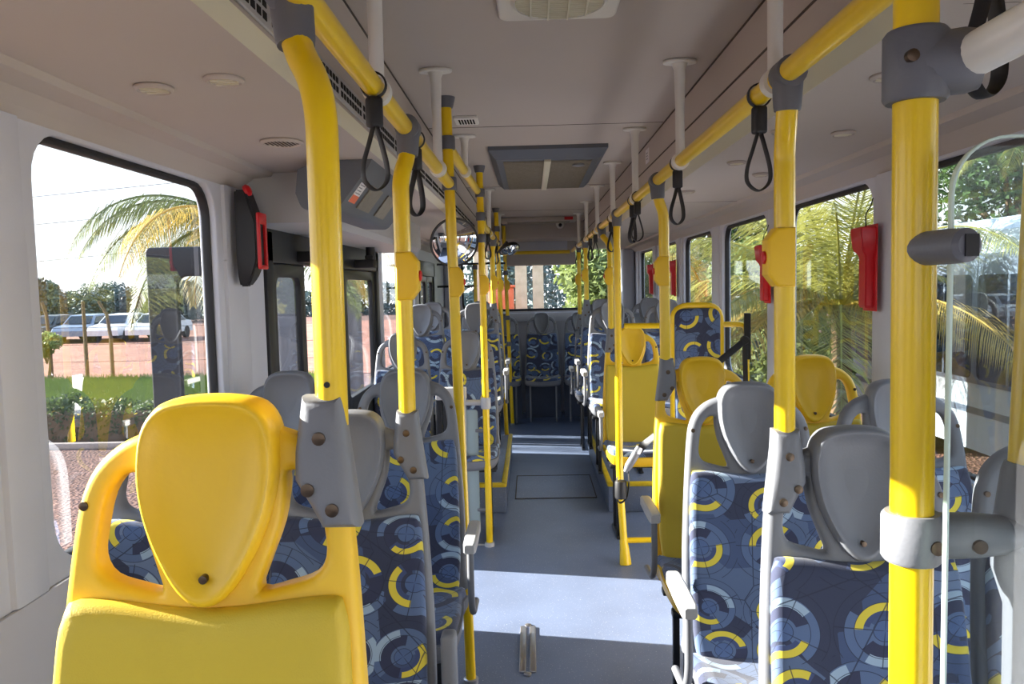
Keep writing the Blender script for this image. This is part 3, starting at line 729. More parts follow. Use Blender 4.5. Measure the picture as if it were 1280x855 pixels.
    bm = NB(); loft(bm, lay(((.96, -.02), (.98, .0), (.965, .016), (.92, .026), (.78, .024), (.5, .014), (.2, .010)), .53)); me['cushion'] = mesh_of(bm, 'cushion', M_['fabric'], True, 1.2)
    return me
SEAT = {'g': seat_meshes('g'), 'y': seat_meshes('y')}
# armrest lowered / raised
def arm_meshes():
    me = {}
    bm = NB(); yb = lean(.78)
    rings = []
    for y, w, h in ((yb-.02, .016, .014), (yb-.04, .020, .018), (yb-.16, .021, .020), (yb-.27, .020, .019), (yb-.285, .015, .014)):
        zc = .775+.0*(y); rings.append([(a*w, y, zc+b*h) for a, b in ((-1, -.7), (-.7, -1), (.7, -1), (1, -.7), (1, .7), (.7, 1), (-.7, 1), (-1, .7))])
    loft(bm, rings); me['pad_d'] = mesh_of(bm, 'arm_pad', M_['lgray'])
    bm = NB(); tube(bm, fillet([(0, yb-.25, .765), (0, yb-.255, .60), (0, yb-.20, .53), (0, yb-.06, .52)], .07), .011, 12); me['bar_d'] = mesh_of(bm, 'arm_bar', M_['gray'])
    bm = NB(); box(bm, -.018, .018, yb-.05, yb+.0, .50, .80, .010, 3); me['pad_u'] = mesh_of(bm, 'arm_pad', M_['gray'])
    bm = NB()
    for z in (.57, .68): lathe(bm, [(.007, 0), (.007, -.002), (.005, -.002)], (0, yb-.05, z), 'y', 12)
    me['hole_u'] = mesh_of(bm, 'arm_hole', M_['black'])
    bm = NB(); tube(bm, fillet([(0, yb-.02, .52), (0, yb-.03, .44), (0, yb-.02, .30)], .04), .013, 12); lathe(bm, [(.02, -.02), (.024, -.01), (.024, .01), (.02, .02)], (0, yb-.03, .49), 'x', 16); me['bar_u'] = mesh_of(bm, 'arm_hinge', M_['gray'])
    return me
ARM = arm_meshes()
def leg_meshes(zf):
    me = {}; yb = lean(.53)
    bm = NB()
    for y in (yb-.10, yb-.31):
        box(bm, -.012, .012, y-.014, y+.014, zf+.01, .47, .003)
    box(bm, -.016, .016, yb-.36, yb-.05, zf, zf+.014, .003)
    me['leg'] = mesh_of(bm, 'leg', M_['dark'])
    bm = NB(); box(bm, -.20, .20, yb-.32, yb-.28, .445, .47, .004); box(bm, -.20, .20, yb-.12, yb-.08, .445, .47, .004); me['under_frame'] = mesh_of(bm, 'under_frame', M_['dark'])
    return me
LEGS = {0: leg_meshes(0)}
BRK = {}
def bracket_mesh(s):
    if s in BRK: return BRK[s]
    OF = .145 if s > 0 else .136
    pr = [(-.026, .0), (.026, .0), (.030, -.04), (.038, -.09), (.050, -.165), (.002, -.165), (-.012, -.14), (-.034, -.105), (-.034, -.07), (-.029, -.03)]
    P = crom([(x, z, 0) for x, z in pr], 1, True)
    pr = [(s*a, b) for a, b in pr]
    if s < 0: pr = pr[::-1]
    me = plate(pr[::-1], [], .052, .018, lambda u, v, w: (s*OF+u, lean(1.31+v)+.016+w, 1.31+v), 'pole_bracket', M_['gray'], 5)
    sc = []
    for (x, z) in ((.0, -.052), (-.014, -.115), (.017, -.140)):
        bm = NB(); lathe(bm, [(.0085, .004), (.0085, -.003), (.004, -.004)], (s*(OF+x), lean(1.31+z)-.009, 1.31+z), 'y', 14); sc.append(mesh_of(bm, 'bracket_screw', M_['screw']))
    BRK[s] = (me, sc); return BRK[s]
def seat(kind, x, y, dz, lb, aisle=0, arm=None, bracket=False, legs=True, group=None):
    """aisle = +1 when the aisle is on the +X side"""
    t = thing('bus_seat', lb, 'seat', (x, y, 0), group or ('yellow priority seats' if kind == 'y' else 'gray framed fabric seats'))
    base = Vector((0, 0, dz))
    for kk, m in SEAT[kind].items():
        link('screw' if kk.startswith('screw') else kk, m, t).location = base
    if bracket:
        b, sc = bracket_mesh(aisle); o = link('pole_bracket', b, t, 'gray plastic socket'); o.location = base; [link('bracket_screw', q_, o) for q_ in sc]
    if arm:
        for kk in (('pad_d', 'bar_d') if arm == 'd' else ('pad_u', 'hole_u', 'bar_u')):
            link(ARM[kk].name.split('.')[0], ARM[kk], t).location = base+Vector((aisle*.245, 0, 0))
    if legs:
        key = .0 if dz < .1 else .0
        L = LEGS[0]
        o = link('under_frame', L['under_frame'], t); o.location = base
        if dz > .1:
            kz = round(.21-dz, 3)
            if kz not in LEGS: LEGS[kz] = leg_meshes(kz)
            L = LEGS[kz]
        o = link('leg', L['leg'], t); o.location = base+Vector((aisle*.15, 0, 0))
        o = link('leg', L['leg'], t); o.location = base+Vector((-aisle*.15 if aisle else .15, 0, 0))
    return t

# front-left yellow seat stands on the wheel-arch box
bm = NB(); box(bm, XL+.015, -.20, .30, 1.30, 0, .17, .02); o = obj('trim_52', bm, M_['riser']); o['kind'] = 'structure'
Lx, Lw, Rx, Rw = -.455, -.875, .66, 1.09
D = {}
seat('y', -.416, .99, .165, 'large yellow seat in the left foreground, nearest the camera', 1, None, True)
seat('g', Lx, 1.90, 0, 'gray framed fabric seat on the aisle directly behind the large yellow seat, armrest raised', 1, 'u', True)
seat('g', Lw, 1.90, 0, 'gray framed fabric seat at the left window behind the loop of the large yellow seat', 0)
seat('g', Lx, 2.78, .01, 'gray framed fabric seat on the left aisle just before the door pole, armrest lowered', 1, 'd', False)
seat('g', Lw, 2.78, .01, 'gray framed fabric seat at left wall in front of the folding door', 0)
seat('g', -.44, 5.30, 0, 'gray framed fabric seat on the left aisle behind the pale partition panel', 1, None)
seat('g', -.88, 5.30, 0, 'gray framed fabric seat at the left wall behind the folding door', 0)
seat('g', -.45, 6.40, .165, 'raised gray framed fabric seat on the left platform by the aisle', 1, 'd', True)
seat('g', -.90, 6.40, .165, 'raised gray framed fabric seat on the left platform by the wall', 0)
seat('g', -.46, 7.25, .165, 'rearmost raised seat on the left platform by the aisle', 1, 'd')
seat('g', -.91, 7.25, .165, 'rearmost raised seat on the left platform by the wall', 0)
seat('g', .645, 1.57, 0, 'nearest gray framed fabric seat on the right aisle, left of the thick yellow pole', -1, None, True)
seat('g', 1.065, 1.57, 0, 'gray framed fabric seat at right edge behind the clear partition', 0)
seat('g', .632, 2.30, 0, 'second gray framed fabric seat on the right aisle with lowered armrest', -1, 'd', False)
seat('g', Rw-.02, 2.30, 0, 'gray framed fabric seat by the right window beside the thick pole', 0)
seat('y', .67, 3.10, 0, 'yellow priority seat on the right aisle behind the second gray seat, with armrest', -1, 'd', True)
seat('y', 1.10, 3.10, 0, 'yellow priority seat against the right window', 0)
seat('y', .68, 5.34, 0, 'small looking yellow priority seat behind the pole with crossbar', -1, 'd', True)
seat('g', .64, 6.2, .165, 'raised seat on the right platform by the aisle, behind the farthest yellow seat', -1, 'd')
seat('g', 1.07, 6.2, .165, 'raised seat on the right platform by the window', 0)
seat('g', .64, 7.08, .165, 'second raised seat on right platform by the aisle', -1, 'd', True)
seat('g', 1.07, 7.08, .165, 'second raised seat on right platform by the window', 0)
seat('g', .635, 8.02, 0, 'last forward row seat on the right aisle before the rear bench', -1, 'd', True)
seat('g', 1.07, 8.02, 0, 'last forward row seat at the right window before the rear bench', 0)
for i, (x, lb) in enumerate(((-.80, 'rear bench seat in the left corner'), (-.34, 'rear bench seat just left of the middle one'), (.125, 'middle seat of the rear bench facing straight down the aisle'),
                             (.585, 'rear bench seat just right of the middle one'), (1.06, 'rear bench seat in the right corner'))):
    t = seat('g', x, 9.5, -.03, lb, 0, None, False, False)
    bm = NB()
    yb = lean(.53)
    tube(bm, fillet([(-.15, yb-.36, .03), (-.15, yb-.36, .475), (.15, yb-.36, .475), (.15, yb-.36, .03)], .02), .011, 10)
    obj('leg_frame', bm, M_['gray'], t)
    bm = NB(); box(bm, -.21, .21, yb-.06, yb-.03, .03, .45, .003); obj('kick_panel', bm, M_['riser'], t)

# ---- seat poles (bent) : top at the rail, bottom enters the seat bracket
def seat_pole(lb, x, y, dz, aisle, railx, ytop, bendz, boxz, boxside):
    b = Vector((x+aisle*(.145 if aisle > 0 else .136), y+lean(1.31-.01)+.016, 1.27+dz))
    d1 = Vector((b.x+aisle*.0, b.y+.005, bendz))
    top = Vector((railx, ytop, RZ))
    pre = Vector((railx+(d1.x-railx)*.15, ytop+(d1.y-ytop)*.15, RZ-.07))
    return pole('grab_pole', lb, (b.x, b.y, b.z), [top, pre, d1, b], True, boxz, boxside, fr=.09)
p1, _ = seat_pole('near left yellow pole rising from the large yellow seat to the left rail', -.406, .99, .165, 1, RL-.02, 1.08, 1.86, None, 1)
bm = NB(); lathe(bm, [(.004, 0), (.004, -.001), (.002, -.001)], (0, -.0205, .055), 'y', 12); obj('rivet', bm, M_['black'], p1)
seat_pole('second left yellow pole rising from the gray seat with raised armrest', Lx, 1.90, 0, 1, RL, 1.97, 1.88, 1.64, 1)
seat_pole('left yellow pole rising from the raised platform seat by the aisle', -.45, 6.40, .165, 1, RL, 6.42, 1.9, 1.64, 1)
seat_pole('near right yellow pole rising from the gray seat beside the thick pole', .645, 1.57, 0, -1, RR+.004, 1.555, 1.87, 1.655, -1)
seat_pole('right yellow pole rising from the yellow priority seat with armrest', .665, 3.10, 0, -1, RR, 3.10, 1.88, 1.655, -1)
seat_pole('right yellow pole rising from the farthest yellow seat', .68, 5.34, 0, -1, RR, 5.50, 1.88, 1.66, -1)
seat_pole('right yellow pole rising from the second raised seat on the right platform', .64, 7.08, .165, -1, RR, 7.1, 1.92, 1.69, -1)
seat_pole('rearmost right yellow pole rising from the last forward row seat', .635, 8.02, 0, -1, RR, 8.05, 1.88, 1.66, -1)

# ---- full-height poles
a = Vector((at(557, 124, 3.03).x, 3.03, 2.33)); b = Vector((at(588, 848, 3.05).x, 3.08, 0))
pole('grab_pole', 'full height yellow pole from floor to ceiling in front of the folding door', b, [a, b], False, 1.63, 1, collars=(RZ, 2.16), cap=True, foot=True)
a = Vector((at(599, 207, 4.74).x, 4.74, 2.33)); b = Vector((at(612, 690, 4.74).x, 4.78, 0))
poleB, posB = pole('grab_pole', 'full height yellow pole holding the round mirror and pale partition', b, [a, b], False, 1.62, 1, collars=(2.17, 2.03, 1.90), cap=True, foot=True)
pb = lambda z: a.lerp(b, (a.z-z)/(a.z-b.z))
a3 = Vector((-.305, 7.30, 2.33)); b3 = Vector((-.25, 7.38, 0))
pole('grab_pole', 'full height yellow pole at the rear end of the left platform', b3, [a3, b3], False, 1.62, 1, collars=(2.14, RZ), cap=True)
a4 = Vector((-.29, 8.9, 2.33)); b4 = Vector((-.24, 9.0, 0))
pole('grab_pole', 'full height yellow pole by the rear left door with small clamps', b4, [a4, b4], False, 1.62, 1, collars=(RZ, 1.76, 1.25, .95), cap=True, foot=True)
a5 = Vector((-.62, 8.85, RZ)); 
pole('grab_pole', 'slender yellow pole with dark top before the rear left corner window', (-.62, 8.85, 0), [(-.62, 8.85, 1.86), (-.62, 8.85, 0)], False, None, collars=(1.83,))
bm = NB(); tube(bm, [(XL+.02, 8.85, 1.87), (-.28, 8.9, 1.87)], .012); tube(bm, [(XL+.02, 8.85, 1.62), (-.60, 8.85, 1.62)], .012); setp(obj('door_bar', bm, M_['dark']), 'thin dark bars between the rear left wall and rear poles', 'bar')
# straight pole on the right with crossbar frame and padded board
pa = Vector((RR, 4.52, RZ)); pbm = Vector((at(774, 560, 4.5).x, 4.5, .45)); pf = Vector((at(782, 704, 4.42).x, 4.42, .0))
tR, _ = pole('grab_pole', 'straight right yellow pole from the rail to a flared floor foot', pf, [pa, pbm, pf], True, None, fr=.2)
bm = NB(); tube(bm, [(-.01, .02, .14), (-.005, .01, .10), (.0, .0, 0)], [.021, .026, .034], 16, flat=None); obj('foot_plate', bm, M_['yellow'], tR)
t = thing('padded_board_frame', 'upright patterned fabric board in a yellow tube frame for wheelchair users', 'backrest board', (.93, 4.45, 0))
ZB = lambda py, Y=4.45: at(870, py, Y).z
xa, xb = at(841, 420, 4.45).x-.93, at(901, 420, 4.45).x-.93; zt = at(870, 384, 4.45).z; zb = .42
me = plate(rr2(xa+.005, zb, xb-.005, zt-.005, .05), [], .06, .02, lambda u, v, w: (u, w, v), 'padded_board', M_['fabric'], 4); link('padded_board', me, t)
bm = NB(); tube(bm, fillet([(xa, 0, 0.0), (xa, 0, zt+.01), (xb, 0, zt+.01), (xb, 0, 0.0)], .09), .018, 16); obj('frame_tube', bm, M_['yellow'], t)
zr = at(930, 405, 4.45).z; wx = XR-.055-.93
bm = NB(); tube(bm, fillet([(xb, 0, zr), (wx-.02, 0, zr), (wx-.02, 0, 0)], .05), .016, 16); obj('wall_post', bm, M_['yellow'], t)
bm = NB(); tube(bm, [(pa.x-.93+.035, .06, zr), (xa, 0, zr)], .016, 16); obj('crossbar', bm, M_['yellow'], t)
bm = NB(); tube(bm, [(pf.x-.93+.0, 0.0, .13), (wx-.02, 0, .13)], .016, 16); obj('lower_crossbar', bm, M_['yellow'], t)
t2 = thing('belt_retractor', 'black belt reel strip fixed on the yellow post by the right window', 'seat belt', (.93+wx-.03, 4.40, 1.22))
bm = NB(); box(bm, -.018, .018, -.012, .012, -.05, .21, .005); obj('reel_cover', bm, M_['black'], t2)
bm = NB(); lathe(bm, [(.02, -.02), (.026, 0), (.02, .02)], (-.02, -.02, .06), 'y', 16); obj('guide', bm, M_['black'], t2)
bm = NB(); tube(bm, [(-.02, -.03, .06), (-.36, -.14, -.18)], .018, 8, flat=.003, side=(0, .4, 1)); tube(bm, [(-.02, -.02, .05), (-.012, -.02, -.36)], .014, 8, flat=.003, side=(1, 0, 0)); obj('webbing', bm, M_['black'], t2)
t3 = thing('seat_belt', 'dark seat belt with metal buckle draped around the straight right pole', 'seat belt', at(780, 590, 4.40))
o3 = Vector(t3.location)
def q3(px, py, Y=4.40): return at(px, py, Y)-o3
bm = NB(); tube(bm, crom([q3(818, 545, 4.36), q3(806, 555), q3(797, 566)], 6), .022, 8, flat=.003, side=(.4, 0, 1)); tube(bm, crom([q3(785, 585), q3(786, 605), q3(783, 622), q3(774, 628), q3(770, 612), q3(772, 596)], 6), .016, 8, flat=.004, side=(0, 1, 0)); obj('webbing', bm, M_['black'], t3)
bm = NB(); tube(bm, [q3(797, 563), q3(794, 569), q3(786, 582), q3(782, 590)], [.018, .024, .024, .014], 10, flat=None); obj('buckle', bm, M_['gray'], t3)
bm = NB(); tube(bm, [q3(800, 559), q3(796, 566)], [.02, .022], 8); obj('tongue', bm, M_['steel'], t3)
bm = NB(); collar(bm, q3(776, 612), (0, 0, 1), .034, .10); obj('clasp', bm, M_['black'], t3)

# pale partition left of the mirror pole
t = thing('partition_panel', 'pale narrow partition panel between gray post and mirror pole', 'partition', (-.40, 4.8, 0))
o_ = Vector(t.location)
def qp(px, py, Y=4.8): return at(px, py, Y)-o_
p0 = qp(582, 668); p1_ = qp(597, 512)
me = plate(rr2(p0.x-.16, p0.z, p1_.x, p1_.z, .02), [], .014, .004, lambda u, v, w: (u, w, v), 'panel', M_['panel'], 2); link('panel', me, t)
bm = NB(); x5 = qp(579, 500).x; box(bm, x5-.016, x5+.016, -.02, .02, 0, qp(579, 484).z, .005); box(bm, qp(545, 486).x, x5+.02, -.03, .03, qp(579, 499).z, qp(579, 484).z, .006); obj('post', bm, M_['lgray'], t)
bm = NB(); x6 = qp(548, 486).x; box(bm, x6-.02, x6+.02, -.02, .02, 0, qp(548, 498).z, .005); box(bm, x6+.02, x5-.016, -.008, .008, .1, qp(548, 498).z, .003); obj('side_panel', bm, M_['dark'], t)
for py, lite in ((503, 1), (538, 0), (637, 0), (683, 1)):
    z = qp(600, py).z; xe = pb(z).x-o_.x; bm = NB(); tube(bm, [(x5 if lite else p1_.x-.015, 0, z), (xe, -.01, z)], .018 if lite else .012, 12)
    if lite: collar(bm, (xe, -.03, z), (0, 0, 1), .03, .07)
    obj('clamp', bm, M_['lgray' if lite else 'gray'], t)

# mirrors
def mirror(lb, c, nrm, R, stem_to):
    t = thing('convex_mirror', lb, 'mirror', c); n_ = Vector(nrm).normalized()
    bm = NB(); prof = [(R*math.sin(a), R*.35*(math.cos(a)-1)) for a in [i*PI/2/10 for i in range(10, 0, -1)]]
    prof = [(R*s, .05*(1-s*s)) for s in (1, .95, .85, .7, .5, .3, .1, .01)]
    lathe(bm, prof, (0, 0, 0), tuple(n_), 40); obj('mirror_face', bm, M_['mirror'], t, angle=3)
    bm = NB(); lathe(bm, [(R*.96, .004), (R*1.04, .006), (R*1.05, -.005), (R*.9, -.03), (R*.3, -.045), (.02, -.045)], (0, 0, 0), tuple(n_), 40); obj('rim', bm, M_['black'], t)
    bm = NB(); tube(bm, fillet([-n_*.04, -n_*.08, Vector(stem_to)-Vector(c)], .03), .01, 10); obj('stem', bm, M_['black'], t)
cm = at(568, 303, 4.45)
mirror('round convex mirror on the left beside the second full pole', cm, (.35, -.9, -.25), .135, pb(1.90)+Vector((-.02, 0, 0)))
cm = at(637, 312, 6.9)
mirror('small tilted convex mirror farther back on the left', cm, (.3, -.35, -.9), .09, Vector((-.295, 7.28, 1.92)))

# ------------------------------------------------------------------ near right: thick pole, crossbars, clear partition
Y0p = .79
top = at(1145, -60, Y0p); bot = at(1137.5, 855, Y0p); dirn = (bot-top).normalized()
zt_ = 2.2; topw = top+dirn*((zt_-top.z)/dirn.z); botw = top+dirn*((0-top.z)/dirn.z)
topw.y = Y0p; botw.y = Y0p
t, pos0 = pole('grab_pole', 'thick yellow pole in the right foreground with gray clamps', botw, [Vector((topw.x, Y0p, 2.328)), botw], False, None, cap=True, foot=True)
pp = lambda z: pos0(z)
def clamp_piece(bm, p, axis, R, h): collar(bm, p, axis, R, h)
c1 = pos0(at(1144, 84, Y0p).z); 
bm = NB(); tube(bm, [c1+Vector((0, 0, -.034)), c1+Vector((0, 0, -.03)), c1+Vector((0, 0, .03)), c1+Vector((0, 0, .034))], [.027, .030, .030, .027], 22)
e1 = Vector((.045, -.012, .002)); tube(bm, [c1, c1+e1*.9, c1+e1*1.15], [.03, .031, .028], 22)
up_ = obj('upper_clamp', bm, M_['dgray'], t)
for dx in (-.016, .013):
    bm = NB(); lathe(bm, [(.006, .004), (.006, -.003), (.003, -.004)], c1+Vector((dx, -.0265, .004)), 'y', 12); obj('screw', bm, M_['screw'], up_)
c2 = pos0(at(1141, 670, Y0p).z)
bm = NB(); tube(bm, [c2+Vector((0, 0, -.025)), c2+Vector((0, 0, -.021)), c2+Vector((0, 0, .021)), c2+Vector((0, 0, .025))], [.026, .029, .029, .026], 22)
tube(bm, [c2, c2+Vector((.06, 0, 0)), c2+Vector((.09, 0, 0)), c2+Vector((.094, 0, 0))], [.024, .023, .020, .018], 20)
lw = obj('lower_clamp', bm, M_['gray'], t)
for dx in (.012, .055):
    bm = NB(); lathe(bm, [(.007, .004), (.007, -.003), (.003, -.004)], c2+Vector((dx, -.0265 if dx < .03 else -.0235, -.004)), 'y', 12); obj('screw', bm, M_['screw'], lw)
c3 = pos0(at(1142, 312, Y0p).z)
e = at(1212, 306, .715)-Vector(botw)
bm = NB(); ax = (e-c3).normalized()
tube(bm, [c3, c3+(e-c3)*.7, c3+(e-c3)*.95, e], [.0165, .0165, .0155, .011], 20); cl = obj('rubber_clamp', bm, M_['dgray'], t)
bm = NB(); s0 = c3+(e-c3)*.80; box(bm, s0.x-.002, s0.x+.010, s0.y-.0175, s0.y-.0145, s0.z-.010, s0.z+.010); obj('glass_slot', bm, M_['black'], cl)
w1 = Vector(botw)+c1+Vector((.04, -.010, .002)); w2 = at(1330, 8, .66)
rail('crossbar', 'thick white crossbar leaving the upper clamp toward the top right corner', [w1, w1+(w2-w1)*((1.262-w1.x)/(w2-w1).x)], .0205, 'white')
w1 = Vector(botw)+c2+Vector((.085, 0, 0)); w2 = at(1290, 664, .79)
rail('crossbar', 'short gray crossbar from the lower clamp toward the right frame edge', [w1, w1+(w2-w1)*1.0], .0175, 'gray')
q = at(1288, 590, .80)
t = thing('grab_pole', 'yellow pole cut by the right frame edge behind the clear partition', 'pole', (q.x, q.y, 0))
tp = at(1302, 340, .81)-Vector((q.x, q.y, 0)); bm = NB(); dd = tp-Vector((0, 0, q.z)); tube(bm, [Vector((0, 0, q.z))+dd*((2.045-q.z)/dd.z), (0, 0, q.z), (-.002, 0, q.z-.03)], .0205, 22); obj('tube', bm, M_['yellow'], t)
bm = NB(); tube(bm, [(.001, 0, q.z+.008), (0, 0, q.z), (-.004, 0, q.z-.06), (-.004, 0, q.z-.10), (-.002, 0, q.z-.14), (0, 0, 0)], [.024, .026, .030, .030, .020, .014], 20); obj('socket', bm, M_['dgray'], t)
# clear sheet
g0 = at(1190, 500, .745); gz = at(1240, 172, .745).z
t = thing('clear_partition', 'clear glass partition sheet with rounded corner at right edge', 'partition', (g0.x, .745, 0))
me = plate(rr2(-.003, .12, .50, gz, [.03, .05, .03, .03], 8), [], .007, .0015, lambda u, v, w: (u, w, v), 'sheet', M_['glass_p'], 2); link('sheet', me, t)
me = plate(rr2(-.005, .118, .502, gz+.002, [.03, .052, .03, .03], 8), [rr2(-.0025, .1205, .4995, gz-.0005, [.03, .05, .03, .03], 8)], .0076, .0006, lambda u, v, w: (u, w, v), 'polished_edge', M_['edge'], 1); link('polished_edge', me, t)

# ------------------------------------------------------------------ outside
GZ = -.80
bm = NB(); box(bm, -60, 60, -30, 80, GZ-.2, GZ); o = obj('ground', bm, M_['gravel'], smooth=False); o['kind'] = 'structure'
bm = NB(); box(bm, -60, -3.0, 22.3, 60, GZ, GZ+.02); o = obj('dirt_yard', bm, M_['dirt'], smooth=False); o['kind'] = 'structure'
bm = NB(); box(bm, -16, -4.2, 12.0, 12.12, GZ, GZ+.10, .02); setp(obj('curb', bm, M_['curb']), 'pale stone curb between red gravel and hedge outside the left window', 'curb')
def leaves(bm, c, R, n, size, squash=(1, 1, 1), mi=0):
    c = Vector(c)
    for i in range(n):
        v = Vector((random.gauss(0, 1), random.gauss(0, 1), random.gauss(0, 1))).normalized()*R*(random.random()**.4)
        p = c+Vector((v.x*squash[0], v.y*squash[1], v.z*squash[2])); s = size*random.uniform(.6, 1.3)
        a = Vector((random.gauss(0, 1), random.gauss(0, 1), random.gauss(0, 1))).normalized(); b = a.orthogonal().normalized()
        f = bm.faces.new([bm.verts.new(p+a*s), bm.verts.new(p+b*s*.45), bm.verts.new(p-a*s), bm.verts.new(p-b*s*.45)]); f.material_index = mi
# hedge
bm = NB()
for i in range(26000):
    x = random.uniform(-15.5, -4.2); y = random.uniform(12.4, 13.4); z = GZ+.02+.62*random.random()**.6+.06*math.sin(x*3)+.05*math.sin(x*7+1)
    a = Vector((random.gauss(0, 1), random.gauss(0, 1), random.gauss(0, 1))).normalized(); b = a.orthogonal().normalized(); s = random.uniform(.025, .05)
    p = Vector((x, y, z)); bm.faces.new([bm.verts.new(p+a*s), bm.verts.new(p+b*s*.5), bm.verts.new(p-a*s), bm.verts.new(p-b*s*.5)]).material_index = 1 if (random.random() < .03 and z > GZ+.45) else 0
h = setp(obj('hedge', bm, [M_['hedge'], M_['flower']], smooth=False), 'clipped green hedge with yellow flowers along the curb outside', 'hedge')
bm = NB(); box(bm, -15.4, -4.3, 12.5, 13.3, GZ, GZ+.5, .1); obj('branches', bm, M_['bark'], h)
bm = NB(); box(bm, -60, -5.2, 13.5, 22.2, GZ, GZ+.03)
for i in range(26000):
    x = random.uniform(-16, -5.5); y = random.uniform(13.6, 22); p = Vector((x, y, GZ+.02)); hh = random.uniform(.06, .22); w = .012
    d = Vector((random.gauss(0, .05), random.gauss(0, .05), hh)); bm.faces.new([bm.verts.new(p-Vector((w, 0, 0))), bm.verts.new(p+Vector((w, 0, 0))), bm.verts.new(p+d)])
o = obj('grass', bm, M_['grass'], smooth=False); o['kind'] = 'stuff'; o['label'] = 'bright green grass strip behind the hedge'; o['category'] = 'grass'
# fence posts
def fence_post(x, y, lb, lean_=0):
    t = thing('fence_post', lb, 'post', (x, y, GZ), 'weathered posts at the yard edge')
    bm = NB(); tube(bm, [(0, 0, 0), (.0, 0, 1.2), (lean_*.3, 0, 1.85), (lean_*1.2, 0, 2.25)], [.06, .055, .05, .045], 8); obj('shaft', bm, M_['bark'], t)
for (px, lb, l) in ((60, 'leftmost fence post outside the left window', -.12), (137, 'tall middle fence post with a bent top outside the left window', -.25), (105, 'thin fence post between the taller two outside the left window', 0)):
    x = at(px, 400, 22.5).x; fence_post(x, 22.5, lb, l)
bm = NB()
for z in (.5, 1.0, 1.5, 2.1): tube(bm, [(-22, 22.5, GZ+z), (-5, 22.5, GZ+z-.03)], .006, 5)
setp(obj('fence_wire', bm, M_['dark']), 'thin wires strung between the fence posts', 'wire')
bm = NB()
for i, z in enumerate((3.3, 4.9, 6.1)): tube(bm, [(-60, 34, z+.2), (-25, 34, z-.4), (0, 34, z+1.4)], .012, 5)
setp(obj('power_line', bm, M_['dark']), 'thin overhead cables crossing the pale sky at left', 'cable')
# parked cars
def car(x, y, rz, m, lb):
    t = thing('parked_car', lb, 'car', (x, y, GZ+.02), 'cars parked in the far yard', rz)
    side = [(-2.1, .35), (-2.12, .62), (-1.95, .82), (-1.1, .92), (-.55, 1.38), (.75, 1.42), (1.45, .98), (2.0, .92), (2.1, .7), (2.1, .35)]
    bm = NB(); rg = []
    for yy, s in ((-.82, .92), (-.78, 1), (.78, 1), (.82, .92)): rg.append([(a*(.99 if s < 1 else 1), yy*(.82 if z > 1.1 else 1), .35+(z-.35)*(s if z > .6 else 1)) for a, z in side])
    loft(bm, rg); obj('body', bm, m, t, angle=.5)
    bm = NB(); w = [(-1.0, .93), (-.52, 1.30), (.72, 1.34), (1.3, .98)]
    for s in (-1, 1): loft(bm, [[(a, s*yy*(.84 if z > 1.1 else 1), z) for a, z in w] for yy in (.80, .835)])
    loft(bm, [[(-1.13, -.66, .95), (-1.13, .66, .95), (-.6, .56, 1.33), (-.6, -.56, 1.33)], [(-1.16, -.66, .96), (-1.16, .66, .96), (-.63, .56, 1.34), (-.63, -.56, 1.34)]])
    obj('glazing', bm, M_['busglass'], t, smooth=False)
    for xx in (-1.35, 1.35):
        for s in (-1, 1):
            bm = NB(); lathe(bm, [(.18, -.1), (.32, -.1), (.33, 0), (.32, .1), (.18, .1)], (xx, s*.74, .33), 'y', 20); obj('wheel', bm, M_['tyre'], t)
for (px, y, rz, m, lb) in ((68, 41, 1.52, 'card', 'dark parked car at the far left behind the bushes'), (112, 41, 1.6, 'carb', 'silver blue parked car in the middle of the yard'), (156, 41, 1.55, 'carw', 'pale parked car right of the silver blue one'), (201, 41, 1.57, 'carw', 'white parked car behind the palm fronds'), (24, 41, 1.57, 'carw', 'white parked car at the left rim of the near window')):
    car(at(px, 420, y).x, y, rz, M_[m], lb)
# trees
def tree(name, lb, x, y, h, R, m, n, size, trunk=True, group=None, low=.45):
    t = thing(name, lb, 'tree' if 'tree' in name else 'bush', (x, y, GZ), group)
    bm = NB()
    for i in range(9):
        a = random.uniform(0, 2*PI); q = random.uniform(0, .75)*R
        leaves(bm, (q*math.cos(a), q*math.sin(a)*.8, h*(low+random.random()*(1-low)*.8)), R*.55, n//9, size, (1, 1, .8))
    obj('crown', bm, m, t, smooth=False)
    bm = NB(); tube(bm, [(0, 0, 0), (.1, 0, h*.4), (0, .1, h*.8)], [R*.08, R*.06, R*.02], 10)
    for i in range(5):
        a = i*1.3; tube(bm, [(0, 0, h*.35), (R*.35*math.cos(a), R*.35*math.sin(a), h*.7)], [R*.04, R*.015], 6)
    obj('trunk', bm, M_['bark'], t)
for i, (px, y, h, R) in enumerate(((55, 52, 3.5, 1.8), (92, 66, 2.6, 2.6), (130, 66, 2.9, 2.6), (172, 66, 2.7, 2.6), (212, 66, 3.0, 2.6), (14, 62, 3.2, 2.4))):
    tree('distant_tree', ('distant tree on the horizon at left, '+['tallest and roundest of the row', 'low one over the silver car', 'low one over the tall fence post', 'left of the palm fronds', 'behind the palm fronds', 'at the rim of the near window'][i]), at(px, 400, y).x, y, h, R, M_['hazeleaf'], 5000, .16, group='distant trees on the left horizon', low=.25)
bm = NB()
for i in range(16000):
    x = random.uniform(-62, 10); y = 74+random.uniform(-1.5, 1.5); z = GZ+random.random()*(2.6+.7*math.sin(x*.35)+.4*math.sin(x*1.1))
    a = Vector((random.gauss(0, 1), random.gauss(0, 1), random.gauss(0, 1))).normalized(); b = a.orthogonal().normalized(); s_ = random.uniform(.15, .32)
    p = Vector((x, y, z)); bm.faces.new([bm.verts.new(p+a*s_), bm.verts.new(p+b*s_*.5), bm.verts.new(p-a*s_), bm.verts.new(p-b*s_*.5)])
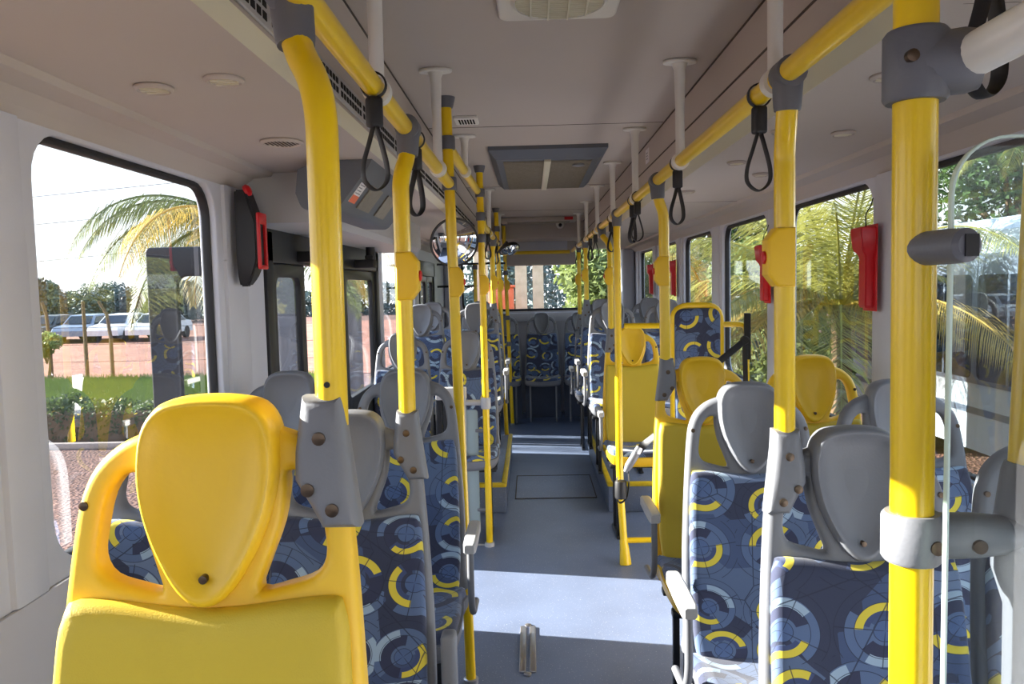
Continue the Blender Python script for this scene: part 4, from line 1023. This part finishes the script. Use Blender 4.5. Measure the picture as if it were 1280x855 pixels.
o = setp(obj('distant_scrub', bm, M_['hazeleaf'], smooth=False), 'hazy belt of scrub trees along the horizon', 'scrub'); o['kind'] = 'stuff'
tree('flowering_bush', 'small round bush with yellow green leaves in the red dirt yard', at(64, 450, 22).x, 21.8, 1.45, .45, M_['lleaf'], 1800, .06)

def palm(lb, base, h, nf, L, seed, m='palm', group=None, az=None, droop=1.0, up0=.9, xr=None):
    rnd = random.Random(seed); t = thing('palm_tree', lb, 'palm', base, group)
    bm = NB(); tube(bm, [(0, 0, 0), (.03, 0, h*.5), (0, 0, h)], [.16, .12, .11], 12); obj('trunk', bm, M_['bark'], t)
    for i in range(nf):
        a = (2*PI*i/nf+rnd.uniform(-.25, .25)) if az is None else rnd.uniform(*az); el = rnd.uniform(.1, up0*1.2); LL = L*rnd.uniform(.8, 1.1)
        if xr:
            lim = (xr[1]-base[0]) if math.cos(a) > 0 else (base[0]-xr[0])
            LL = min(LL, lim/max(.25, abs(math.cos(a)*math.cos(el))))
        p = Vector((0, 0, h)); d = Vector((math.cos(a)*math.cos(el), math.sin(a)*math.cos(el), math.sin(el))); pts = [p.copy()]; n = 36
        for k in range(n):
            p = p+d*(LL/n); d = (d+Vector((0, 0, -.055*droop*(.4+k/n)))).normalized(); pts.append(p.copy())
        bm = NB(); tube(bm, pts, [.022*(1-.85*k/n) for k in range(n+1)], 6)
        sidev = Vector((-math.sin(a), math.cos(a), 0))
        for k in range(3, n+1):
            for sub in (0, .33, .66):
                t_ = pts[k].lerp(pts[k-1], sub); tg = (pts[min(k+1, n)]-pts[k-1]).normalized()
                ll = LL*.26*math.sin(PI*min(1, (k/n)*.85+.14))+.05
                for s in (-1, 1):
                    dr = (sidev*s*.9+tg*.75+Vector((0, 0, -.18+rnd.uniform(-.25, .15)))).normalized()
                    q1 = t_+dr*ll*.5; q2 = q1+(dr+Vector((0, 0, -.75*droop))).normalized()*ll*.5; w = tg*(.0085 if LL > 2.2 else .0065)
                    v = [bm.verts.new(x) for x in (t_-w*.5, t_+w*.5, q1+w, q1-w, q2)]
                    f = bm.faces.new((v[0], v[1], v[2], v[3])); f2 = bm.faces.new((v[3], v[2], v[4]))
        fo = obj('frond', bm, M_['dry' if rnd.random() < (.12 if m == 'gpalm' else .22) else m], t, smooth=False)
palm('young palm with drooping fronds outside the left window', (-3.15, 8.7, GZ), 3.1, 20, 2.0, 4, m='gpalm', droop=1.3)
palm('palm with long golden fronds outside the right middle windows', (3.75, 9.6, GZ), 2.05, 34, 3.1, 11, droop=.85, up0=1.1, xr=(1.9, 4.7))
palm('palm with golden fronds beyond the right rear windows', (3.4, 15.3, GZ), 2.1, 26, 2.6, 5, droop=1.0, xr=(1.9, 4.7))
palm('taller palm rising behind the neighbouring bus', (9.6, 12.6, GZ), 5.3, 34, 4.2, 21, m='palm', droop=1.1)
for i, (x, y, h, R, w) in enumerate(((14.0, 6.0, 6, 2.6, 'behind the neighbouring bus, nearest'), (15.0, 13.0, 7.5, 3.4, 'behind the neighbouring bus, second'), (12.5, 20.5, 7, 3.4, 'behind the neighbouring bus, third'), (5.6, 22.5, 6, 3.2, 'farthest beyond the right windows'))):
    tree('shade_tree', 'dark green shade tree '+w, x, y, h, R, M_['leaf'], 9000, .12, group='shade trees on the right', low=.2)
for i, (x, y, w) in enumerate(((1.2, 13.2, 'nearest the beige pillars'), (3.6, 12.2, 'behind the right rear corner'))):
    tree('leafy_bush', 'light green leafy bush outside the rear window, '+w, x, y, 3.6, 1.35, M_['lleaf'], 12000, .075, group='light green bushes behind the bus', low=.15)
for i, (px, w, lb) in enumerate(((652, .26, 'beige concrete pillar behind the rear window, left of two'), (673, .24, 'beige concrete pillar behind the rear window beside the bushes'), (602, .3, 'beige concrete pillar seen past the far left poles'))):
    p = at(px, 380, 17.5); bm = NB(); box(bm, -w/2, w/2, -.15, .15, 0, 4.2, .015); box(bm, -w/2-.03, w/2+.03, -.18, .18, 0, .3, .01)
    o = obj('concrete_pillar', bm, M_['concrete']); o.location = (p.x, 17.5, GZ); setp(o, lb, 'pillar', 'beige pillars behind the bus')
tree('shade_tree', 'dark tree between the beige pillars behind the rear window', -.6, 21.0, 5.5, 2.4, M_['hazeleaf'], 5000, .09, low=.1)
bm = NB(); box(bm, -.25, .25, -.3, .3, 0, 2.38, .03); box(bm, -.2, .2, -.31, -.29, 1.4, 2.2); box(bm, -.28, .28, -.33, .33, 2.38, 2.43, .01); o = obj('orange_kiosk', bm, M_['orange']); o.location = (at(627, 370, 16).x, 16, GZ); setp(o, 'orange box visible at the lower left of the rear window', 'kiosk')

# neighbouring bus on the right
t = thing('parked_bus', 'white and gray bus parked alongside, seen through the right windows', 'bus', (5.2, 8.0, GZ))
prof = [(0, .35), (0, 1.12), (.05, 2.62), (.10, 2.92), (.3, 3.08), (2.2, 3.08), (2.4, 2.92), (2.5, 2.6), (2.5, .35)]
bm = NB(); loft(bm, [[(x, y, z) for x, z in prof] for y in (-5.6, -5.5, 5.5, 5.6)]); obj('body', bm, M_['busw'], t, angle=.5)
bm = NB(); box(bm, -.014, .045, -5.4, 5.4, 1.14, 2.66, .006); obj('window_band', bm, M_['busg'], t)
for i in range(8):
    y = -5.3+i*1.33
    me = plate(rr2(y, 1.2, y+1.2, 2.42, .08), [], .012, .002, lambda u, v, w: (-.02+w, u, v), 'window', M_['busglass'], 1, False); wo = link('window', me, t)
    bm = NB(); box(bm, -.03, -.024, y+.58, y+.62, 1.2, 2.42); obj('window_bar', bm, M_['busg'], wo, smooth=False)
for y in (-3.6, 3.2):
    for x in (.12, 2.38):
        bm = NB(); lathe(bm, [(.25, -.13), (.46, -.13), (.48, 0), (.46, .13), (.25, .13)], (x, y, .48), 'x', 24); obj('wheel', bm, M_['tyre'], t)
bm = NB(); box(bm, -.006, .05, -5.55, 5.55, .78, .86); obj('stripe', bm, M_['busg'], t)
# gray column outside the folding door
bm = NB(); tube(bm, [(0, 0, 0), (0, 0, 3.6)], .14, 16); box(bm, -.22, .22, -.22, .22, 0, .25, .02); o = obj('gray_post', bm, M_['dgray']); o.location = (-2.35, 7.5, GZ); setp(o, 'nearer thick gray post standing outside the folding door', 'post', 'gray posts outside the door')
o2 = o.copy(); C.objects.link(o2); o2.location = (-2.4, 10.4, GZ); o2['label'] = 'farther thick gray post seen through the rear door pane'

# ------------------------------------------------------------------ light
sd = bpy.data.lights.new('sun', 'SUN'); sd.energy = 18; sd.angle = .009; sd.color = (1, .93, .82)
so = bpy.data.objects.new('sun', sd); C.objects.link(so)
v = Vector((1, -.19, -.377)).normalized(); so.rotation_euler = v.to_track_quat('-Z', 'Y').to_euler()
w = bpy.data.worlds.new('sky'); bpy.context.scene.world = w; w.use_nodes = True; nt = w.node_tree; bg = nt.nodes['Background']
tc = nt.nodes.new('ShaderNodeTexCoord'); sp = nt.nodes.new('ShaderNodeSeparateXYZ'); nt.links.new(tc.outputs['Generated'], sp.inputs[0])
cr = nt.nodes.new('ShaderNodeValToRGB'); cr.color_ramp.elements[0].position = 0; cr.color_ramp.elements[0].color = (.93, .95, .97, 1)
cr.color_ramp.elements[1].position = .8; cr.color_ramp.elements[1].color = (.42, .62, .95, 1)
e = cr.color_ramp.elements.new(.25); e.color = (.78, .88, 1.0, 1)
nt.links.new(sp.outputs[2], cr.inputs['Fac']); nt.links.new(cr.outputs[0], bg.inputs[0]); bg.inputs[1].default_value = 1.5
sc = bpy.context.scene
sc.view_settings.view_transform = 'Standard'; sc.view_settings.look = 'None'; sc.view_settings.gamma = 1; sc.view_settings.use_curve_mapping = False
sc.view_settings.exposure = 0.92
sc.cycles.max_bounces = 12; sc.cycles.diffuse_bounces = 6; sc.cycles.transparent_max_bounces = 24
